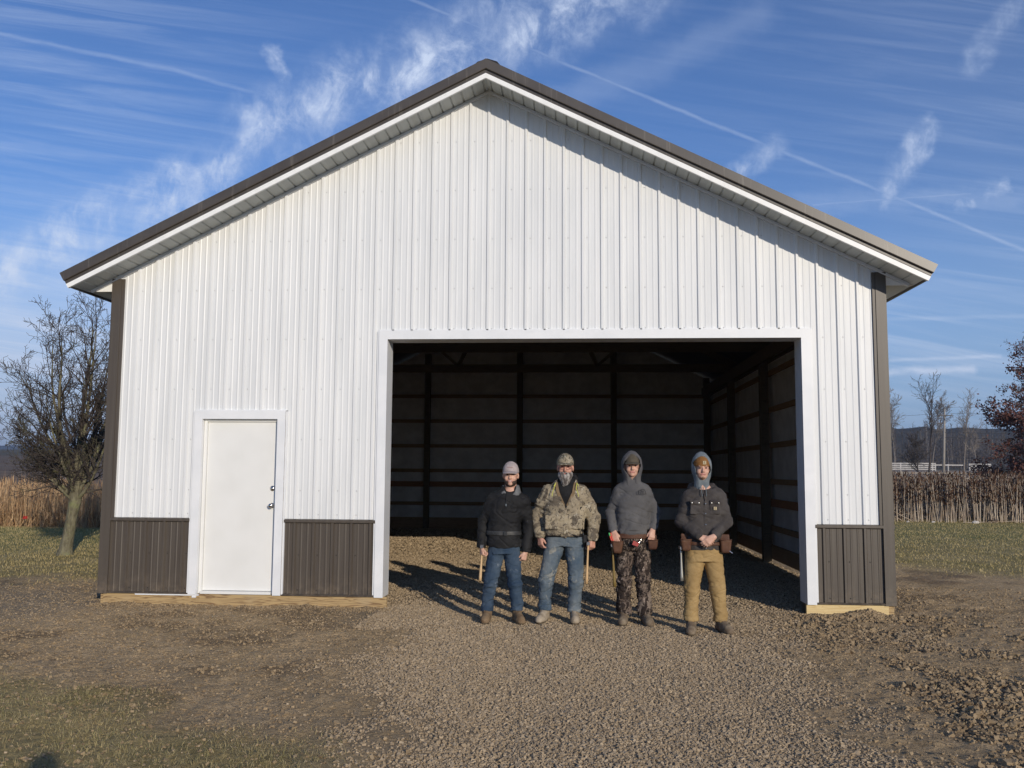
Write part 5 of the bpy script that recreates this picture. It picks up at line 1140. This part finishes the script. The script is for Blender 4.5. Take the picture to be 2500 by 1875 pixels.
s.tor([(.69,2.365,.180,.128,Y),(.75,2.365,.188,.136,Y),(.9,2.365,.185,.138,Y),(1.05,2.365,.190,.140,Y),(1.16,2.366,.190,.132,Y),(1.24,2.366,.155,.115,Y),(1.31,2.364,.120,.105,Y)],0,2.3)
for i in (0,1): sleeve(s,p,i,(.074,.067,.050),-.01)
s.cone((2.28,Y+.10,1.31),(2.46,Y+.09,1.31),.062,.058,.05); s.cone((2.46,Y+.05,1.315),(2.52,Y+.0,1.285),.045,.03,.03)
s.ell((2.36,Y-.03,1.40),(.085,.10,.12),.01,'s')
for a in (-1,1):
    s.rbox((2.365+a*.098,Y-.128,1.125),(.052,.014,.070),.008,.006); s.rbox((2.365+a*.098,Y-.138,1.175),(.056,.012,.020),.006,.003)
s.cone((2.365,Y-.134,.72),(2.365,Y-.128,1.26),.012,.012,.008,fl=.6); s.cone((2.345,Y-.14,.72),(2.345,Y-.135,1.24),.004,.004,.004,'s')
s.rough(.008,(7,7,13),11.); s.rough(.0035,(22,22,28),6.)
M['canvas']=cloth('dark_brown_grey_canvas',(.052,.046,.044),(.078,.070,.066),8,(.15,.14,.13),.70); s.crease(.006,(4,4,9),5.3,.6); s.crease(.005,(5,5,12),1.1,-.5); jk=sdobj('jacket',s,M['canvas'],o)
for z_ in (.715,.84,.95,1.06,1.16):
    q=MB(); q.lathe([(.0065,0),(.0065,.003),(.003,.0045),(.0001,.0045)],(2.367,Y-.147,z_),n=8); obj('snap_button',q,M['chrome'],jk)
for a in (-.135,-.065,.062,.132):
    q=MB(); q.lathe([(.006,0),(.006,.003),(.0001,.004)],(2.365+a,Y-.152,1.168),n=8); obj('snap_button',q,M['chrome'],jk)
mp=mat('cream_patch',(.52,.44,.28),rough=.8)
def patch(c,w_,par):
    c=np.array(c,float); q=MB(); q.box(c-[w_,.002,w_*1.1],c+[w_,.003,w_*1.1]); b=obj('patch',q,mp,par)
    q=MB(); t=np.linspace(.7,5.4,14); q.path([c+[w_*.1+w_*.45*math.cos(v),-.004,w_*.25+w_*.45*math.sin(v)] for v in t],w_*.14,4); q.path([c+[-w_*.7,-.004,-w_*.75],c+[w_*.7,-.004,-w_*.75]],w_*.09,4); obj('patch_mark',q,ink if 0 else mat('brown_thread',(.12,.075,.04),rough=.9),b)
patch((2.462,Y-.157,1.115),.0145,jk)
M['hgrey']=cloth('light_grey_fleece',(.13,.155,.17),(.19,.215,.23),12); hood(o,HC,(.104,.124,.148),M['hgrey'],.118,(.080,.142),(.072,.078),.006,8.,.115)
q=MB()
for a in (-1,1): q.path([(2.352+a*.020,Y-.100,1.335),(2.355+a*.024,Y-.135,1.28),(2.358+a*.020,Y-.146,1.235)],.0035,5)
obj('drawcord',q,M['hgrey'],o)
x_,y_,z_=HC; s=SD((x_-.12,y_-.15,z_+.09),(x_+.12,y_+.14,z_+.27),.0045); s.ell((x_,y_+.008,z_+.138),(.082,.104,.112)); s.f(lambda X,Yy,Z_:(z_+.132-Z_)+0*X+0*Yy,(x_-.12,y_-.15,z_+.09),(x_+.12,y_+.14,z_+.27)); s.tor([(z_+.132,x_,.084,.107,y_+.008),(z_+.180,x_,.080,.102,y_+.008)],.004,2.); s.rough(.0025,(55,55,6),1.)
M['knit']=cloth('rust_brown_knit',(.26,.125,.040),(.20,.092,.030),40,st=(3,3,.4),bump=.003,bs=120); kh=sdobj('knit_hat',s,M['knit'],o); patch((x_+.014,y_-.100,z_+.166),.016,kh)
x_,y_,z_=HC; s=SD((x_-.10,y_-.15,z_-.03),(x_+.10,y_+.02,z_+.10),.004); s.ell((x_,y_-.060,z_+.018),(.026,.034,.022)); s.rough(.002,(40,40,30),8.); sdobj('beard',s,M['lhair'],o)
s=SD((2.17,Y-.19,.66),(2.56,Y+.19,.78),.005); s.tor([(.742,2.365,.198,.146,Y),(.775,2.365,.198,.146,Y)]); sdobj('tool_belt',s,M['leather'],o)
pouch(o,(2.172,Y-.10,.745),.050,.045,.060,M['leather'],-1,.15); pouch(o,(2.566,Y-.10,.735),.052,.045,.068,M['leather'],1,.18)
q=MB(); q.path([(2.60,Y-.135,.69),(2.628,Y-.140,.668)],.006,6); obj('belt_hook',q,M['chrome'],o)
hammer('slim silver handled hammer hanging beside the man in tan trousers',(2.128,Y-.03,.70),(2.137,Y-.02,.375),1,M['silver'],M['steel'])

# ---- the photographer, whose shadow falls into the lower left of the picture
Y=-11.08
p=dict(Y=Y,hx=1.06,zc=1.36,x0=.66,x1=1.46,hs=.95,skin=M['skin1'],hair=M['dhair'],
 torso=[(.72,1.06,.17,.115,Y),(.9,1.06,.17,.115,Y),(1.1,1.06,.18,.12,Y),(1.2,1.06,.19,.11,Y),(1.28,1.06,.10,.08,Y)],
 sh=[(.88,Y,1.20),(1.24,Y,1.20)],el=[(.80,Y+.12,1.08),(1.32,Y+.12,1.08)],wr=[(.96,Y+.30,1.30),(1.16,Y+.30,1.30)],
 hip=[(.97,Y,.70),(1.15,Y,.70)],kn=[(.95,Y+.02,.29),(1.17,Y+.02,.29)],an=[(.94,Y,.0),(1.18,Y,.0)],toe=[(.92,Y-.22,-.13),(1.20,Y-.22,-.13)],waist=.80,
 hands=[((.96,Y+.30,1.30),(.2,.3,1),(.8,.4,0),(0,-1,.2),(.6,.8,.4),.92),((1.16,Y+.30,1.30),(-.2,.3,1),(-.8,.4,0),(0,-1,.2),(.6,.8,.4),.92)])
o,HC,hs=body('person','person in dark coat taking the picture, standing in front of the barn',p); o['group']=''; del o['group']
o.rotation_euler=(0,0,0); pants(o,p,M['jean1'],(.095,.074,.060)); boots(o,p,M['boot1'],M['sole'])
s=SD((.60,Y-.26,.60),(1.52,Y+.42,1.42),.008); s.tor([(.66,1.06,.175,.13,Y),(.8,1.06,.18,.132,Y),(1.05,1.06,.19,.138,Y),(1.2,1.06,.185,.12,Y),(1.27,1.06,.105,.092,Y),(1.31,1.06,.08,.085,Y)],0,2.3)
for i in (0,1): sleeve(s,p,i,(.072,.062,.050),-.03)
s.rough(.007,(7,7,13),1.); sdobj('coat',s,M['bjack'],o)
s=SD((.92,Y-.16,1.4),(1.20,Y+.13,1.62),.006); s.ell((HC[0],HC[1]+.016,HC[2]+.138),(.080,.100,.105)); s.f(lambda X,Yy,Z_:(HC[2]+.12-Z_)+0*X+0*Yy,(.92,Y-.16,1.4),(1.2,Y+.13,1.62)); sdobj('knit_hat',s,M['knit'],o)
# ---------------------------------------------------------------- air
hb_=MB(); hb_.box((-4200,-110,-8),(4200,4800,90)); mh=D.materials.new('haze'); mh.use_nodes=True; T=NT(mh.node_tree)
pv=T.n('ShaderNodeVolumePrincipled',ins={'Color':(.70,.82,1.0),'Density':.00036,'Anisotropy':.3}); ov=T.n('ShaderNodeOutputMaterial'); T.put(ov.inputs['Volume'],pv.outputs[0])
stuff(obj('haze',hb_,mh),'thin pale blue haze softening the distant woods and hills','haze')
